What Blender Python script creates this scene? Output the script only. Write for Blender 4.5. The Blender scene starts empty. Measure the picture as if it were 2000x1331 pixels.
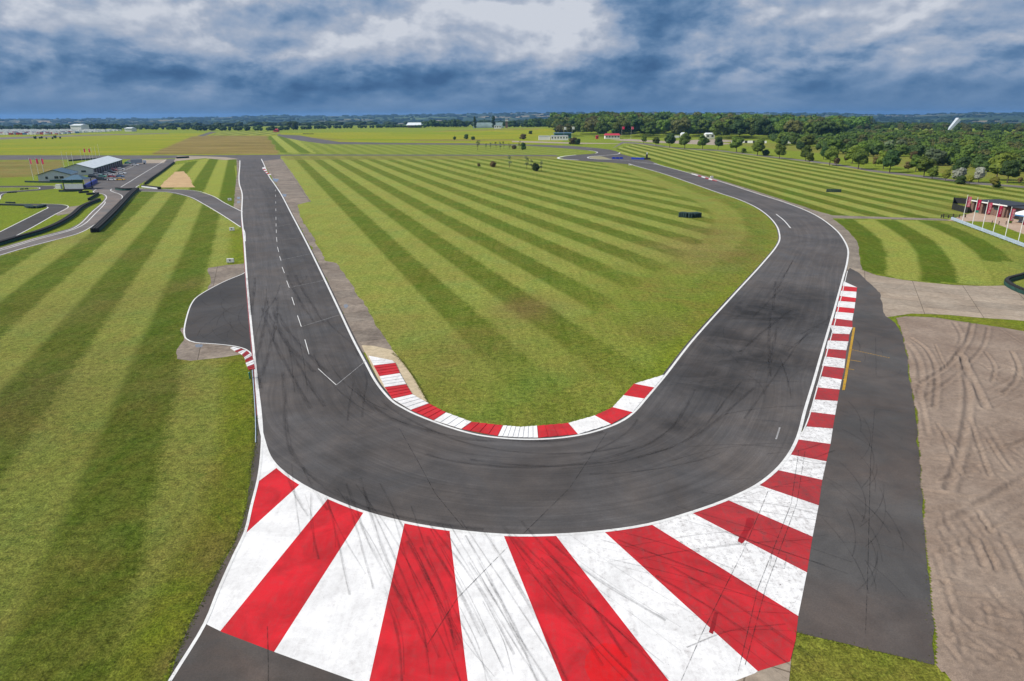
import bpy, math, random
import numpy as np
from math import radians, sin, cos, pi, atan2, sqrt
from mathutils import Vector, Matrix
from mathutils.geometry import tessellate_polygon
random.seed(7); RNG = np.random.default_rng(7)
sc = bpy.context.scene
COL = sc.collection

# ------------------------------------------------------------------ camera
F = 1300.0; YH = 224.0; H = 30.0
TH = math.atan((665.5-YH)/F); ROLL = -8/2000
cam_d = bpy.data.cameras.new('camera'); cam = bpy.data.objects.new('camera', cam_d); COL.objects.link(cam)
cam_d.sensor_width = 36; cam_d.lens = F/2000*36; cam_d.clip_start = .5; cam_d.clip_end = 40000
cam.location = (0, 0, H)
cam.rotation_euler = (Matrix.Rotation(pi/2-TH, 3, 'X') @ Matrix.Rotation(ROLL, 3, 'Z')).to_euler()
sc.camera = cam

def P(x, y):
    """pixel of the photograph -> point of the flat airfield"""
    u = x-1000; v = 665.5-y
    c, s = cos(ROLL), sin(ROLL); u, v = u*c-v*s, u*s+v*c
    d = (u, F*cos(TH)+v*sin(TH), -F*sin(TH)+v*cos(TH)); t = H/-d[2]
    return (d[0]*t, d[1]*t)
def PP(L): return [P(*p) for p in L]
def ppm(x, y):
    X, Y = P(x, y); return F/(Y*cos(TH)+H*sin(TH))

# ------------------------------------------------------------------ node helpers
def link(nt, a, b): nt.links.new(a, b)
def setin(nt, node, key, v):
    i = node.inputs[key]
    if hasattr(v, 'is_output') or isinstance(v, bpy.types.NodeSocket): nt.links.new(v, i)
    elif isinstance(v, (tuple, list)) and len(v) == 3 and i.type == 'RGBA': i.default_value = (*v, 1)
    else: i.default_value = v
def math_(nt, op, a, b=0.0, c=0.0, clamp=False):
    n = nt.nodes.new('ShaderNodeMath'); n.operation = op; n.use_clamp = clamp
    setin(nt, n, 0, a); setin(nt, n, 1, b); setin(nt, n, 2, c); return n.outputs[0]
def noise(nt, vec, scale, detail=4, rough=.55, dist=0.0, lac=2.0):
    n = nt.nodes.new('ShaderNodeTexNoise'); setin(nt, n, 'Vector', vec); setin(nt, n, 'Scale', scale)
    setin(nt, n, 'Detail', detail); setin(nt, n, 'Roughness', rough); setin(nt, n, 'Distortion', dist); return n.outputs[0]
def mapr(nt, v, a, b, c=0.0, d=1.0, smooth=False):
    n = nt.nodes.new('ShaderNodeMapRange'); n.clamp = True
    if smooth: n.interpolation_type = 'SMOOTHSTEP'
    setin(nt, n, 0, v)
    for k, x in ((1, a), (2, b), (3, c), (4, d)): setin(nt, n, k, x)
    return n.outputs[0]
def mixc(nt, f, a, b, mode='MIX'):
    n = nt.nodes.new('ShaderNodeMix'); n.data_type = 'RGBA'; n.blend_type = mode
    setin(nt, n, 0, f); setin(nt, n, 6, a); setin(nt, n, 7, b); return n.outputs[2]
def mapping(nt, vec, scale=(1, 1, 1), rot=(0, 0, 0), loc=(0, 0, 0)):
    n = nt.nodes.new('ShaderNodeMapping'); setin(nt, n, 0, vec)
    n.inputs[1].default_value = loc; n.inputs[2].default_value = rot; n.inputs[3].default_value = scale
    return n.outputs[0]
def attr(nt, name, out=2):
    n = nt.nodes.new('ShaderNodeAttribute'); n.attribute_name = name; return n.outputs[out]
def gpos(nt): return nt.nodes.new('ShaderNodeNewGeometry').outputs['Position']
def bump(nt, h, strength=.5, dist=.05):
    n = nt.nodes.new('ShaderNodeBump'); setin(nt, n, 'Strength', strength); setin(nt, n, 'Distance', dist)
    setin(nt, n, 'Height', h); return n.outputs[0]
def newmat(name):
    m = bpy.data.materials.new(name); m.use_nodes = True; nt = m.node_tree; nt.nodes.clear()
    o = nt.nodes.new('ShaderNodeOutputMaterial'); b = nt.nodes.new('ShaderNodeBsdfPrincipled')
    nt.links.new(b.outputs[0], o.inputs[0]); b.inputs['Specular IOR Level'].default_value = .3
    return m, nt, b, o
def flat(name, col, rough=.7, var=.12, scale=3.0, metal=0.0, spec=.4, obj=False):
    """paint, plastic, metal, cloth: base colour with slight dirt"""
    m, nt, b, o = newmat(name)
    vec = nt.nodes.new('ShaderNodeTexCoord').outputs['Object'] if obj else gpos(nt)
    n = noise(nt, vec, scale, 4, .6)
    f = mapr(nt, n, .3, .7, 1-var, 1+var)
    c = mixc(nt, 1.0, tuple(col), f, 'MULTIPLY'); setin(nt, b, 'Base Color', c)
    b.inputs['Roughness'].default_value = rough; b.inputs['Metallic'].default_value = metal
    b.inputs['Specular IOR Level'].default_value = spec
    return m

# ------------------------------------------------------------------ world: sun, sky, storm clouds
SUN_EL, SUN_AZ = radians(42), radians(-104)      # sun to the left, slightly behind the camera (azimuth from +y, clockwise)
w = bpy.data.worlds.new('World'); sc.world = w; w.use_nodes = True
nt = w.node_tree; nt.nodes.clear()
out = nt.nodes.new('ShaderNodeOutputWorld'); bg = nt.nodes.new('ShaderNodeBackground')
bg.inputs[1].default_value = .1; link(nt, bg.outputs[0], out.inputs[0])
sky = nt.nodes.new('ShaderNodeTexSky'); sky.sky_type = 'NISHITA'; sky.sun_disc = False
sky.sun_elevation = SUN_EL; sky.sun_rotation = SUN_AZ
tc = nt.nodes.new('ShaderNodeTexCoord').outputs['Generated']
sx = nt.nodes.new('ShaderNodeSeparateXYZ'); link(nt, tc, sx.inputs[0]); X, Y, Z = sx.outputs
az = math_(nt, 'ARCTAN2', X, Y); el = math_(nt, 'ARCSINE', Z)
AZ = math_(nt, 'MULTIPLY', az, 57.2958); EL = math_(nt, 'MULTIPLY', el, 57.2958)    # degrees
def comb(a, b, c=0.0):
    n = nt.nodes.new('ShaderNodeCombineXYZ'); setin(nt, n, 0, a); setin(nt, n, 1, b); setin(nt, n, 2, c); return n.outputs[0]
def cloudnoise(a, e, sc_, det, rough, dist, off):
    return noise(nt, comb(a, math_(nt, 'MULTIPLY', e, 2.0), off), sc_, det, rough, dist)
El2 = math_(nt, 'MULTIPLY', math_(nt, 'POWER', math_(nt, 'MAXIMUM', EL, .01), .85), 1.35)      # clouds flatten towards the horizon
base = comb(AZ, math_(nt, 'MULTIPLY', El2, 2.0))
wn = nt.nodes.new('ShaderNodeTexNoise'); setin(nt, wn, 'Vector', base); setin(nt, wn, 'Scale', .16); setin(nt, wn, 'Detail', 5.0); setin(nt, wn, 'Roughness', .6)
wsep = nt.nodes.new('ShaderNodeSeparateColor'); link(nt, wn.outputs[1], wsep.inputs[0])
dA = math_(nt, 'MULTIPLY_ADD', math_(nt, 'SUBTRACT', wsep.outputs[0], .5), 13.0, AZ)
dE = math_(nt, 'MULTIPLY_ADD', math_(nt, 'SUBTRACT', wsep.outputs[1], .5), 3.2, EL)
n1 = cloudnoise(AZ, El2, .085, 5, .5, .2, 1.7)                 # broad masses
hA = cloudnoise(AZ, El2, .115, 9, .53, .1, 9.1)                # cloud relief and the same relief a little up-left: their difference is the lit edge
hB = cloudnoise(math_(nt, 'SUBTRACT', AZ, .5), math_(nt, 'ADD', El2, .45), .115, 9, .53, .1, 9.1)
relief = math_(nt, 'SUBTRACT', hA, hB); shape = mapr(nt, hA, .47, .55, -.5, .5, True)
g = mapr(nt, EL, 0.2, 6.5, .25, .68)
def blob(val, a0, e0, ra, re, amt):
    u = math_(nt, 'DIVIDE', math_(nt, 'SUBTRACT', dA, a0), ra); v = math_(nt, 'DIVIDE', math_(nt, 'SUBTRACT', dE, e0), re)
    r2 = math_(nt, 'ADD', math_(nt, 'MULTIPLY', u, u), math_(nt, 'MULTIPLY', v, v))
    e = math_(nt, 'POWER', 2.71828, math_(nt, 'MULTIPLY', r2, -1.0))
    return math_(nt, 'MULTIPLY_ADD', e, amt, val)
for a0, e0, ra, re, amt in [
    (-28, 3.0, 13, 1.0, -.20), (-12, 2.4, 10, .9, -.24), (2, 1.9, 7, .5, -.12), (-34, 1.2, 12, .8, -.06), (-12, .9, 10, .5, .05),
    (-24, 5.6, 12, 1.2, .12), (-6, 5.6, 9, 1.8, .16), (-33, 7.2, 8, 1.4, .12), (3.0, 7.0, 3.6, 1.7, .34), (-1, 7.4, 3, .8, .12), (0, 3.6, 5, 1.2, .14),
    (-20.0, 4.6, 6, .9, -.12), (12, 7.4, 3.8, 2.0, -.34), (9.5, 4.3, 4.0, 1.3, -.24), (24, 6.8, 9, 1.4, .16), (33, 7.6, 8, 1.2, .14), (5, 5.0, 3, .6, .10),
    (17, 5.2, 3.4, .6, .16), (26, 4.2, 2.0, .3, .14), (32, 3.2, 1.8, .3, .13), (20, 3.0, 3, .3, .10), (24, 2.2, 12, .7, -.12), (-16.5, 4.1, 2.0, .32, .20), (5, 1.7, 6, .5, .14), (36, 5.0, 5, 1.0, -.04), (34, 1.7, 8, .6, -.06)]:
    g = blob(g, a0, e0, ra, re, amt)
lowfade = mapr(nt, EL, .5, 3.2, .18, 1.0)
g = math_(nt, 'MULTIPLY_ADD', math_(nt, 'SUBTRACT', n1, .5), .55, g)
g = math_(nt, 'MULTIPLY_ADD', math_(nt, 'MULTIPLY', math_(nt, 'SUBTRACT', hA, .5), lowfade), .50, g)
g = math_(nt, 'MULTIPLY_ADD', math_(nt, 'MULTIPLY', relief, lowfade), 2.2, g)
g = math_(nt, 'MULTIPLY_ADD', math_(nt, 'MULTIPLY', shape, lowfade), .11, g)
cr = nt.nodes.new('ShaderNodeValToRGB'); link(nt, g, cr.inputs[0]); e = cr.color_ramp.elements
stops = [(0.0, (.058, .135, .280)), (.18, (.088, .188, .355)), (.38, (.165, .275, .450)), (.56, (.280, .375, .535)), (.78, (.420, .480, .595)), (1.0, (.64, .68, .76))]
e[0].position, e[0].color = stops[0][0], (*stops[0][1], 1); e[1].position, e[1].color = stops[-1][0], (*stops[-1][1], 1)
for p_, c_ in stops[1:-1]:
    q = e.new(p_); q.color = (*c_, 1)
cl = nt.nodes.new('ShaderNodeVectorMath'); cl.operation = 'SCALE'; link(nt, cr.outputs[0], cl.inputs[0]); cl.inputs[3].default_value = 7.6
cover = mapr(nt, n1, .2, .4, .90, 1.0)
link(nt, mixc(nt, cover, sky.outputs[0], cl.outputs[0]), bg.inputs[0])

sd = bpy.data.lights.new('sun', 'SUN'); sd.energy = 4.3; sd.angle = radians(.6); sd.color = (1.0, .945, .86)
so = bpy.data.objects.new('sun', sd); COL.objects.link(so)
dv = Vector((sin(SUN_AZ)*cos(SUN_EL), cos(SUN_AZ)*cos(SUN_EL), sin(SUN_EL)))
so.rotation_euler = dv.to_track_quat('Z', 'Y').to_euler()
sc.view_settings.view_transform = 'Standard'; sc.view_settings.look = 'None'
sc.view_settings.exposure = .3; sc.view_settings.gamma = 1.0
try:
    sc.cycles.max_bounces = 6; sc.cycles.diffuse_bounces = 2; sc.cycles.transparent_max_bounces = 12; sc.cycles.volume_bounces = 0
except Exception: pass

# ------------------------------------------------------------------ object helpers
def tag(o, label=None, cat=None, group=None, kind=None):
    if label: o['label'] = label
    if cat: o['category'] = cat
    if group: o['group'] = group
    if kind: o['kind'] = kind
    return o
def thing(name, label, cat, loc=(0, 0, 0), rz=0.0, group=None):
    o = bpy.data.objects.new(name, None); COL.objects.link(o); o.empty_display_size = .5
    o.location = loc; o.rotation_euler = (0, 0, rz); return tag(o, label, cat, group)
def addobj(name, me, parent=None, loc=(0, 0, 0), rz=0.0):
    o = bpy.data.objects.new(name, me); COL.objects.link(o)
    if parent: o.parent = parent
    o.location = loc; o.rotation_euler = (0, 0, rz); return o
def npmesh(name, V, Fc, mats, smooth=False, attrs=None, midx=None, uv=None):
    me = bpy.data.meshes.new(name); V = np.asarray(V, dtype=np.float32)
    if isinstance(Fc, np.ndarray):
        n, k = Fc.shape
        me.vertices.add(len(V)); me.vertices.foreach_set('co', V.ravel())
        me.loops.add(n*k); me.loops.foreach_set('vertex_index', Fc.astype(np.int32).ravel())
        me.polygons.add(n); me.polygons.foreach_set('loop_start', np.arange(0, n*k, k, dtype=np.int32))
        try: me.polygons.foreach_set('loop_total', np.full(n, k, dtype=np.int32))
        except Exception: pass
        me.update(calc_edges=True)
    else:
        me.from_pydata([tuple(map(float, v)) for v in V], [], [list(f) for f in Fc]); me.update()
    for m in (mats if isinstance(mats, (list, tuple)) else [mats]): me.materials.append(m)
    if midx is not None: me.polygons.foreach_set('material_index', np.asarray(midx, dtype=np.int32))
    me.polygons.foreach_set('use_smooth', np.full(len(me.polygons), bool(smooth)))
    for k, a in (attrs or {}).items():
        at = me.attributes.new(k, 'FLOAT', 'POINT'); at.data.foreach_set('value', np.asarray(a, dtype=np.float32))
    if uv is not None:
        l = me.uv_layers.new(name='UVMap'); li = np.empty(len(me.loops), dtype=np.int32); me.loops.foreach_get('vertex_index', li)
        l.data.foreach_set('uv', np.asarray(uv, dtype=np.float32)[li].ravel())
    me.validate(); return me
class MB:
    def __init__(s): s.v = []; s.f = []; s.m = []
    def add(s, vs, fs, m=0):
        o = len(s.v); s.v += [tuple(v) for v in vs]; s.f += [[i+o for i in f] for f in fs]; s.m += [m]*len(fs)
    def box(s, c, d, rz=0.0, m=0, taper=1.0):
        x, y, z = c; a, b, h = d[0]/2, d[1]/2, d[2]/2; vs = []
        for k, (i, j) in enumerate([(-1, -1), (1, -1), (1, 1), (-1, 1)]*2):
            t = taper if k > 3 else 1.0; px, py = i*a*t, j*b*t
            vs.append((x+px*cos(rz)-py*sin(rz), y+px*sin(rz)+py*cos(rz), z+(h if k > 3 else -h)))
        s.add(vs, [(3, 2, 1, 0), (4, 5, 6, 7), (0, 1, 5, 4), (1, 2, 6, 5), (2, 3, 7, 6), (3, 0, 4, 7)], m)
    def tube(s, p0, p1, r0, r1=None, n=8, m=0, caps=True):
        r1 = r0 if r1 is None else r1; p0, p1 = Vector(p0), Vector(p1); d = (p1-p0).normalized()
        a = d.orthogonal().normalized(); b = d.cross(a); vs = []
        for p, r in ((p0, r0), (p1, r1)):
            for i in range(n):
                t = 2*pi*i/n; vs.append(p+(a*cos(t)+b*sin(t))*r)
        fs = [(i, (i+1) % n, n+(i+1) % n, n+i) for i in range(n)]
        if caps: fs += [list(range(n))[::-1], list(range(n, 2*n))]
        s.add(vs, fs, m)
    def lathe(s, c, prof, n=12, m=0, sx=1.0, sy=1.0):
        vs = []; k = len(prof)
        for r, z in prof:
            for i in range(n):
                t = 2*pi*i/n; vs.append((c[0]+r*cos(t)*sx, c[1]+r*sin(t)*sy, c[2]+z))
        fs = [(j*n+i, j*n+(i+1) % n, (j+1)*n+(i+1) % n, (j+1)*n+i) for j in range(k-1) for i in range(n)]
        fs += [list(range(n))[::-1], [(k-1)*n+i for i in range(n)]]
        s.add(vs, fs, m)
    def quad(s, a, b, c, d, m=0): s.add([a, b, c, d], [(0, 1, 2, 3)], m)
    def mesh(s, name, mats, smooth=False): return npmesh(name, s.v, s.f, mats, smooth, midx=s.m)
    def build(s, name, mats, parent=None, loc=(0, 0, 0), rz=0.0, smooth=False):
        return addobj(name, s.mesh(name, mats, smooth), parent, loc, rz)

def catmull(pts, step=1.0, closed=False):
    p = [np.array(q, float) for q in pts]; n = len(p); outp = []
    rng = range(n) if closed else range(n-1)
    for i in rng:
        a, b = p[i], p[(i+1) % n]
        p0 = p[i-1] if (i > 0 or closed) else 2*a-b
        p3 = p[(i+2) % n] if (i+2 < n or closed) else 2*b-a
        L = np.linalg.norm(b-a); k = max(1, int(L/step)); 
        # centripetal Catmull-Rom
        t0 = 0; t1 = t0+max(np.linalg.norm(a-p0), 1e-6)**.5; t2 = t1+max(L, 1e-6)**.5; t3 = t2+max(np.linalg.norm(p3-b), 1e-6)**.5
        for j in range(k):
            t = t1+(t2-t1)*j/k
            A1 = (t1-t)/(t1-t0)*p0+(t-t0)/(t1-t0)*a; A2 = (t2-t)/(t2-t1)*a+(t-t1)/(t2-t1)*b; A3 = (t3-t)/(t3-t2)*b+(t-t2)/(t3-t2)*p3
            B1 = (t2-t)/(t2-t0)*A1+(t-t0)/(t2-t0)*A2; B2 = (t3-t)/(t3-t1)*A2+(t-t1)/(t3-t1)*A3
            outp.append((t2-t)/(t2-t1)*B1+(t-t1)/(t2-t1)*B2)
    if not closed: outp.append(p[-1])
    return np.array(outp)
def subdiv(pts, step=1.0, closed=True):
    outp = []; n = len(pts)
    for i in range(n if closed else n-1):
        a, b = np.array(pts[i], float), np.array(pts[(i+1) % n], float); k = max(1, int(np.linalg.norm(b-a)/step))
        for j in range(k): outp.append(a+(b-a)*j/k)
    if not closed: outp.append(np.array(pts[-1], float))
    return np.array(outp)
def jitter(pts, amp, seed=0):
    r = np.random.default_rng(seed+11); n = len(pts)
    j = r.normal(size=(n, 2)); k = np.array([.25, .5, .25])
    for c in (0, 1): j[:, c] = np.convolve(np.r_[j[-1, c], j[:, c], j[0, c]], k, 'valid')
    return pts+j*amp
def sheet(name, pts, z, mat_, parent=None, smooth_curve=False, jit=0.0, step=1.2, seed=0, px=True, extra=None):
    w_ = PP(pts) if px else pts
    q = catmull(w_, step, True) if smooth_curve else subdiv(w_, step, True)
    if jit: q = jitter(q, jit, seed)
    vs = [Vector((a, b, 0)) for a, b in q]; tris = tessellate_polygon([vs])
    fs = []
    for t in tris:
        a, b, c = (vs[i] for i in t)
        fs.append(tuple(t) if (b-a).cross(c-a).z > 0 else tuple(t[::-1]))
    me = npmesh(name, [(v.x, v.y, z) for v in vs], fs, mat_)
    return addobj(name, me, parent)
def ribbon_data(path, width, z, w2=None):
    p = np.asarray(path, float); d = np.gradient(p, axis=0); L = np.linalg.norm(d, axis=1, keepdims=True); d /= np.maximum(L, 1e-6)
    nrm = np.c_[-d[:, 1], d[:, 0]]; wd = np.asarray(width, float).reshape(-1, 1) if np.ndim(width) else width
    a = p-nrm*wd/2; b = p+nrm*wd/2; n = len(p)
    V = np.zeros((2*n, 3)); V[0::2, :2] = a; V[1::2, :2] = b; V[:, 2] = z
    s = np.r_[0, np.cumsum(np.linalg.norm(np.diff(p, axis=0), axis=1))]
    uv = np.zeros((2*n, 2)); uv[0::2, 0] = s; uv[1::2, 0] = s; uv[1::2, 1] = 1
    Fq = np.array([[2*i, 2*i+2, 2*i+3, 2*i+1] for i in range(n-1)])[:, ::-1]
    return V, Fq, uv
def ribbons(name, paths, widths, z, mat_, parent=None):
    Vs, Fs, Us = [], [], []; o = 0
    for i, p in enumerate(paths):
        wd = widths[i] if isinstance(widths, (list, tuple)) else widths
        V, Fq, uv = ribbon_data(p, wd, z+.0006*(i % 5) if len(paths) > 1 else z)
        uv = uv+np.array([[i*37.0, 0]]); Vs.append(V); Fs.append(Fq+o); Us.append(uv); o += len(V)
    Fq = np.vstack(Fs); V = np.vstack(Vs)
    # face up
    a, b, c = V[Fq[:, 0]], V[Fq[:, 1]], V[Fq[:, 2]]; cr_ = np.cross(b-a, c-a)[:, 2]; Fq[cr_ < 0] = Fq[cr_ < 0][:, ::-1]
    return addobj(name, npmesh(name, V, Fq, mat_, uv=np.vstack(Us)), parent)
def pip(x, y, poly):
    inside = np.zeros(x.shape, bool); n = len(poly)
    for i in range(n):
        x1, y1 = poly[i]; x2, y2 = poly[(i+1) % n]
        if y1 == y2: continue
        c = ((y1 > y) != (y2 > y)) & (x < (x2-x1)*(y-y1)/(y2-y1)+x1); inside ^= c
    return inside
def polydist(x, y, line):
    d = np.full(x.shape, 1e9); L = np.asarray(line)
    for (x1, y1), (x2, y2) in zip(L[:-1], L[1:]):
        dx, dy = x2-x1, y2-y1; t = np.clip(((x-x1)*dx+(y-y1)*dy)/max(dx*dx+dy*dy, 1e-9), 0, 1)
        d = np.minimum(d, np.hypot(x-x1-t*dx, y-y1-t*dy))
    return d

# ------------------------------------------------------------------ traced lines (photograph pixels)
OUT_IN = [((468.5, 314), (510.5, 311)), ((468.3, 325), (517, 325)), ((466.7, 345), (525.5, 345)), ((467.6, 360), (536, 360)), ((472.8, 379), (548.5, 379)), ((472.2, 420), (570, 420)),
 ((477, 472), (597.3, 472)), ((481, 530), (626, 530)), ((487, 600), (659.5, 600)), ((493.5, 666), (690.7, 666)), ((498, 711), (714.8, 711.4)),
 ((500.5, 744), (732.8, 744.5)), ((505, 800), (751, 768.6)), ((509, 836), (769, 786.6)), ((516, 864), (787, 797.5)), ((526, 892), (805, 807)), ((545, 916), (827, 816.5)),
 ((588, 947), (850, 825.4)), ((642, 974), (880, 836)), ((712, 1001), (910, 845)), ((789, 1021), (940, 851.5)), ((878, 1036), (970.5, 855.5)), ((984, 1046), (1010, 858.5)),
 ((1080, 1046), (1045.7, 859)), ((1176, 1039), (1085, 857)), ((1268, 1025), (1121, 852.5)), ((1348, 1002.5), (1151, 846.5)), ((1416, 978.5), (1181, 837.5)),
 ((1476, 950), (1205, 828)), ((1514, 921), (1226, 816)), ((1540, 890), (1243, 801)), ((1558, 855), (1256, 786)), ((1572, 803), (1277, 761)), ((1588, 750), (1298, 736)),
 ((1606, 687), (1350, 669)), ((1627, 615), (1428, 582)), ((1645, 549), (1488.5, 516)), ((1655, 510), (1515.6, 483)), ((1656, 487), (1522.5, 469)), ((1646, 466), (1522, 456)),
 ((1633, 450), (1517, 442)), ((1600, 425), (1500, 422)), ((1570, 410), (1474, 404)), ((1530, 395), (1440, 389)), ((1486, 381), (1405, 377.5)), ((1400, 353), (1335, 353)),
 ((1352, 340), (1290, 338)), ((1286, 322), (1240, 324)), ((1262, 313), (1228, 320))]
OUTER = catmull(PP([a for a, b in OUT_IN]), 1.0); INNER = catmull(PP([b for a, b in OUT_IN]), 1.0)
LEFT_GRASS_EDGE = [(490.5, 723.7), (495, 771), (498.6, 866), (493, 899), (478.7, 1003), (464.5, 1046), (412, 1141), (350.7, 1264), (327, 1331), (235, 1500), (150, 1700)]
RUNOFF_LINE = [(497.6, 700), (505, 770), (509, 804), (512, 856), (506, 927), (491, 990), (478.7, 1041), (460, 1080), (426.5, 1155), (400.5, 1219), (332, 1331), (230, 1500), (120, 1690)]

# ------------------------------------------------------------------ ground
def u204(x, y, a): return x*cos(radians(a))+y*sin(radians(a))
azs = np.unique(np.r_[np.arange(-180, -46, 4.0), np.arange(-46, 46.01, .22), np.arange(46, 180.1, 4.0)])
rs = [3.0]
while rs[-1] < 15000: rs.append(rs[-1]*(1.0115 if rs[-1] < 2500 else 1.016))
rs = np.array(rs); A_, R_ = np.meshgrid(np.radians(azs), rs)
gx = (R_*np.sin(A_)).ravel(); gy = (R_*np.cos(A_)).ravel(); gaz = np.degrees(A_).ravel(); gr = R_.ravel()
def fbm(x, y, s, seed):
    r = np.random.default_rng(seed); out_ = np.zeros_like(x)
    for k in range(10):
        th = r.uniform(0, 2*pi); f = s*(1.0+r.uniform(-.5, 1.5)); ph = r.uniform(0, 6.28)
        out_ += np.sin((x*np.cos(th)+y*np.sin(th))*f+ph+1.3*np.sin((x*np.sin(th)-y*np.cos(th))*f*.7+ph*2))
    return out_/10
def terrain(x, y):
    x = np.asarray(x, float); y = np.asarray(y, float); r = np.hypot(x, y); a = np.degrees(np.arctan2(x, y))
    px_ = 1000+F*np.tan(np.radians(np.clip(a, -60, 60)))/cos(TH)
    yr = np.interp(px_, [0, 250, 400, 470, 520, 555, 600, 700, 760, 850, 930, 1000, 1150, 1500, 1640, 1700, 1790, 1850, 1900, 2000],
                   [232, 231.5, 230, 228, 226.2, 225.6, 227.3, 226.6, 225.2, 224.2, 222.8, 221.6, 220.8, 221.5, 222, 224.2, 224.4, 222, 221, 220.4])
    ridge = H+(228-.004*px_-yr)*9500/1405*1.02
    st = lambda t: np.clip(t, 0, 1)**2*(3-2*np.clip(t, 0, 1))
    r0 = np.interp(a, [-40, -20, -8, 5, 12, 40], [1750, 2150, 2300, 2100, 1700, 1500])
    v = -30*st((r-r0)/1500); up = st((r-3800)/5600)
    h = v*(1-up)+ridge*up+fbm(x, y, 1/420., 3)*9*st((r-2600)/2000)*(1-.75*st((r-8500)/900))
    h = np.where(r > 9600, h-(r-9600)*.05, h)
    h = h+10*np.exp(-(((x-230)/260)**2+((y-1330)/240)**2))*st((y-1010)/160)
    return h
gz = terrain(gx, gy)
N = len(gx); phase = np.full(N, .5); amp = np.zeros(N); dry = np.full(N, .25); lush = np.full(N, .35); brown = np.zeros(N); phase2 = np.full(N, 1.5); bmask = np.zeros(N); vignette = np.ones(N); far = np.clip((gr-2000)/300, 0, 1)
near = gr < 2500
def reg(poly, px=True):
    pl = PP(poly) if px else poly
    m = np.zeros(N, bool); idx = np.where(near)[0]; m[idx] = pip(gx[idx], gy[idx], pl); return m
# bright airfield grass out to the hedges
m = near; lush[m] = .75; dry[m] = .12
m = reg([(-400, 262), (1100, 258), (1100, 303), (-400, 303)]); lush[m] = 1.1; dry[m] = .0; amp[m] = 0; phase[m] = 1.5
m = reg([(545, 303.5), (1085, 304), (1160, 298), (1025, 285), (900, 281), (640, 281), (560, 266), (520, 266)]); lush[m] = .25; dry[m] = .2; amp[m] = .25; phase[m] = (u204(gx, gy, 20.4)[m]-23.3)/6
m = reg([(510, 267), (545, 298.5), (620, 300), (575, 270), (550, 264)]); amp[m] = .9; phase[m] = (u204(gx, gy, 20.4)[m])/9
m = reg([(412, 265), (540, 264), (545, 257.5), (430, 257)]); amp[m] = 1; phase[m] = (u204(gx, gy, 8)[m])/13; dry[m] = .45; lush[m] = .2
m = reg([(800, 273.6), (870, 272.6), (1010, 272.8), (1000, 275.6), (880, 276), (800, 275.6)]); brown[m] = .75
m = reg([(880, 256), (1000, 255.5), (1060, 257), (1050, 259.5), (960, 259), (840, 259.5)]); brown[m] = .45
m = reg([(560, 264), (640, 270), (700, 275), (640, 274.5), (575, 266)]); brown[m] = .5
# brown stubble fields
m = reg([(292, 302), (375, 267), (400, 265), (520, 265.5), (532, 280), (545, 301)]); brown[m] = 1; amp[m] = 0
m = reg([(-300, 317), (112, 316), (125, 319), (118, 331), (60, 345), (0, 357), (-300, 380)]); brown[m] = .62; dry[m] = .8; lush[m] = 0
m = reg([(-300, 311.5), (113, 312.5), (135, 317), (110, 318), (-300, 318.5)]); dry[m] = .9; lush[m] = .2
# centre field
inner_w = INNER
cen = [tuple(p) for p in INNER[::3]]+[P(1228, 320), P(1195, 317.7), P(1096, 310), P(1085, 305), P(545, 305)]
m = reg(cen, px=False); u = u204(gx, gy, 20.1)
amp[m] = .72; lush[m] = .08; dry[m] = .34; phase[m] = ((u-23.9)/6.0)[m]
idx = np.where(m)[0]; dist = polydist(gx[idx], gy[idx], INNER[::4])
right = gx[idx] > (-.05*gy[idx]+ -1)
band = (dist < 17) & right & (gy[idx] > 95)
phase2[idx] = dist/8.5+.02; bm = np.clip((18.5-dist)/2.5, 0, 1)*np.clip((gx[idx]+.05*gy[idx]-4)/18, 0, 1)*np.clip((gy[idx]-88)/14, 0, 1); lf = np.clip((24.4-u[idx])/1.0, 0, 1); phase2[idx] = np.where(gx[idx] < gy[idx]*-.05, 1.5, phase2[idx]); bmask[idx] = np.maximum(bm, lf); amp[idx] *= 1-.5*bm; dry[idx] += .15*bm
low = np.clip((102-gy[idx])/34, 0, 1); lowr = np.clip((gx[idx]+gy[idx]*.0-8)/14, 0, 1)*np.clip((150-gy[idx])/40, 0, 1)
amp[idx] *= 1-.85*np.maximum(low, lowr); lush[idx] += .28*lowr+.12*low
vg = np.clip((3.5-dist)/3, 0, 1); lush[idx] += .5*vg; amp[idx] *= 1-vg
for q, r_, a_ in [((1027, 602), 5, .8), ((1380, 492), 13, .6), ((1395, 455), 9, .5), ((860, 300), 40, .1), ((900, 690), 8, .3), ((1290, 640), 5, .35), ((770, 640), 6, .3)]:
    c_ = P(*q); dd = np.hypot(gx[idx]-c_[0], (gy[idx]-c_[1])*.7); brown[idx] = np.maximum(brown[idx], a_*np.exp(-(dd/r_)**2))
# a strip along the cross road is drier
m2 = reg([(545, 303), (1090, 304), (1090, 311), (560, 313)]); amp[m2] *= .4; brown[m2] = .35
# triangular infield by the pit straight
m = reg([(300, 340), (338, 322), (410, 308), (462, 311), (463, 420), (413, 414), (375, 373), (270, 366)])
amp[m] = 1; lush[m] = .35; dry[m] = .25; phase[m] = ((u204(gx, gy, 21.2)+23.8)/6.5)[m]
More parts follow.
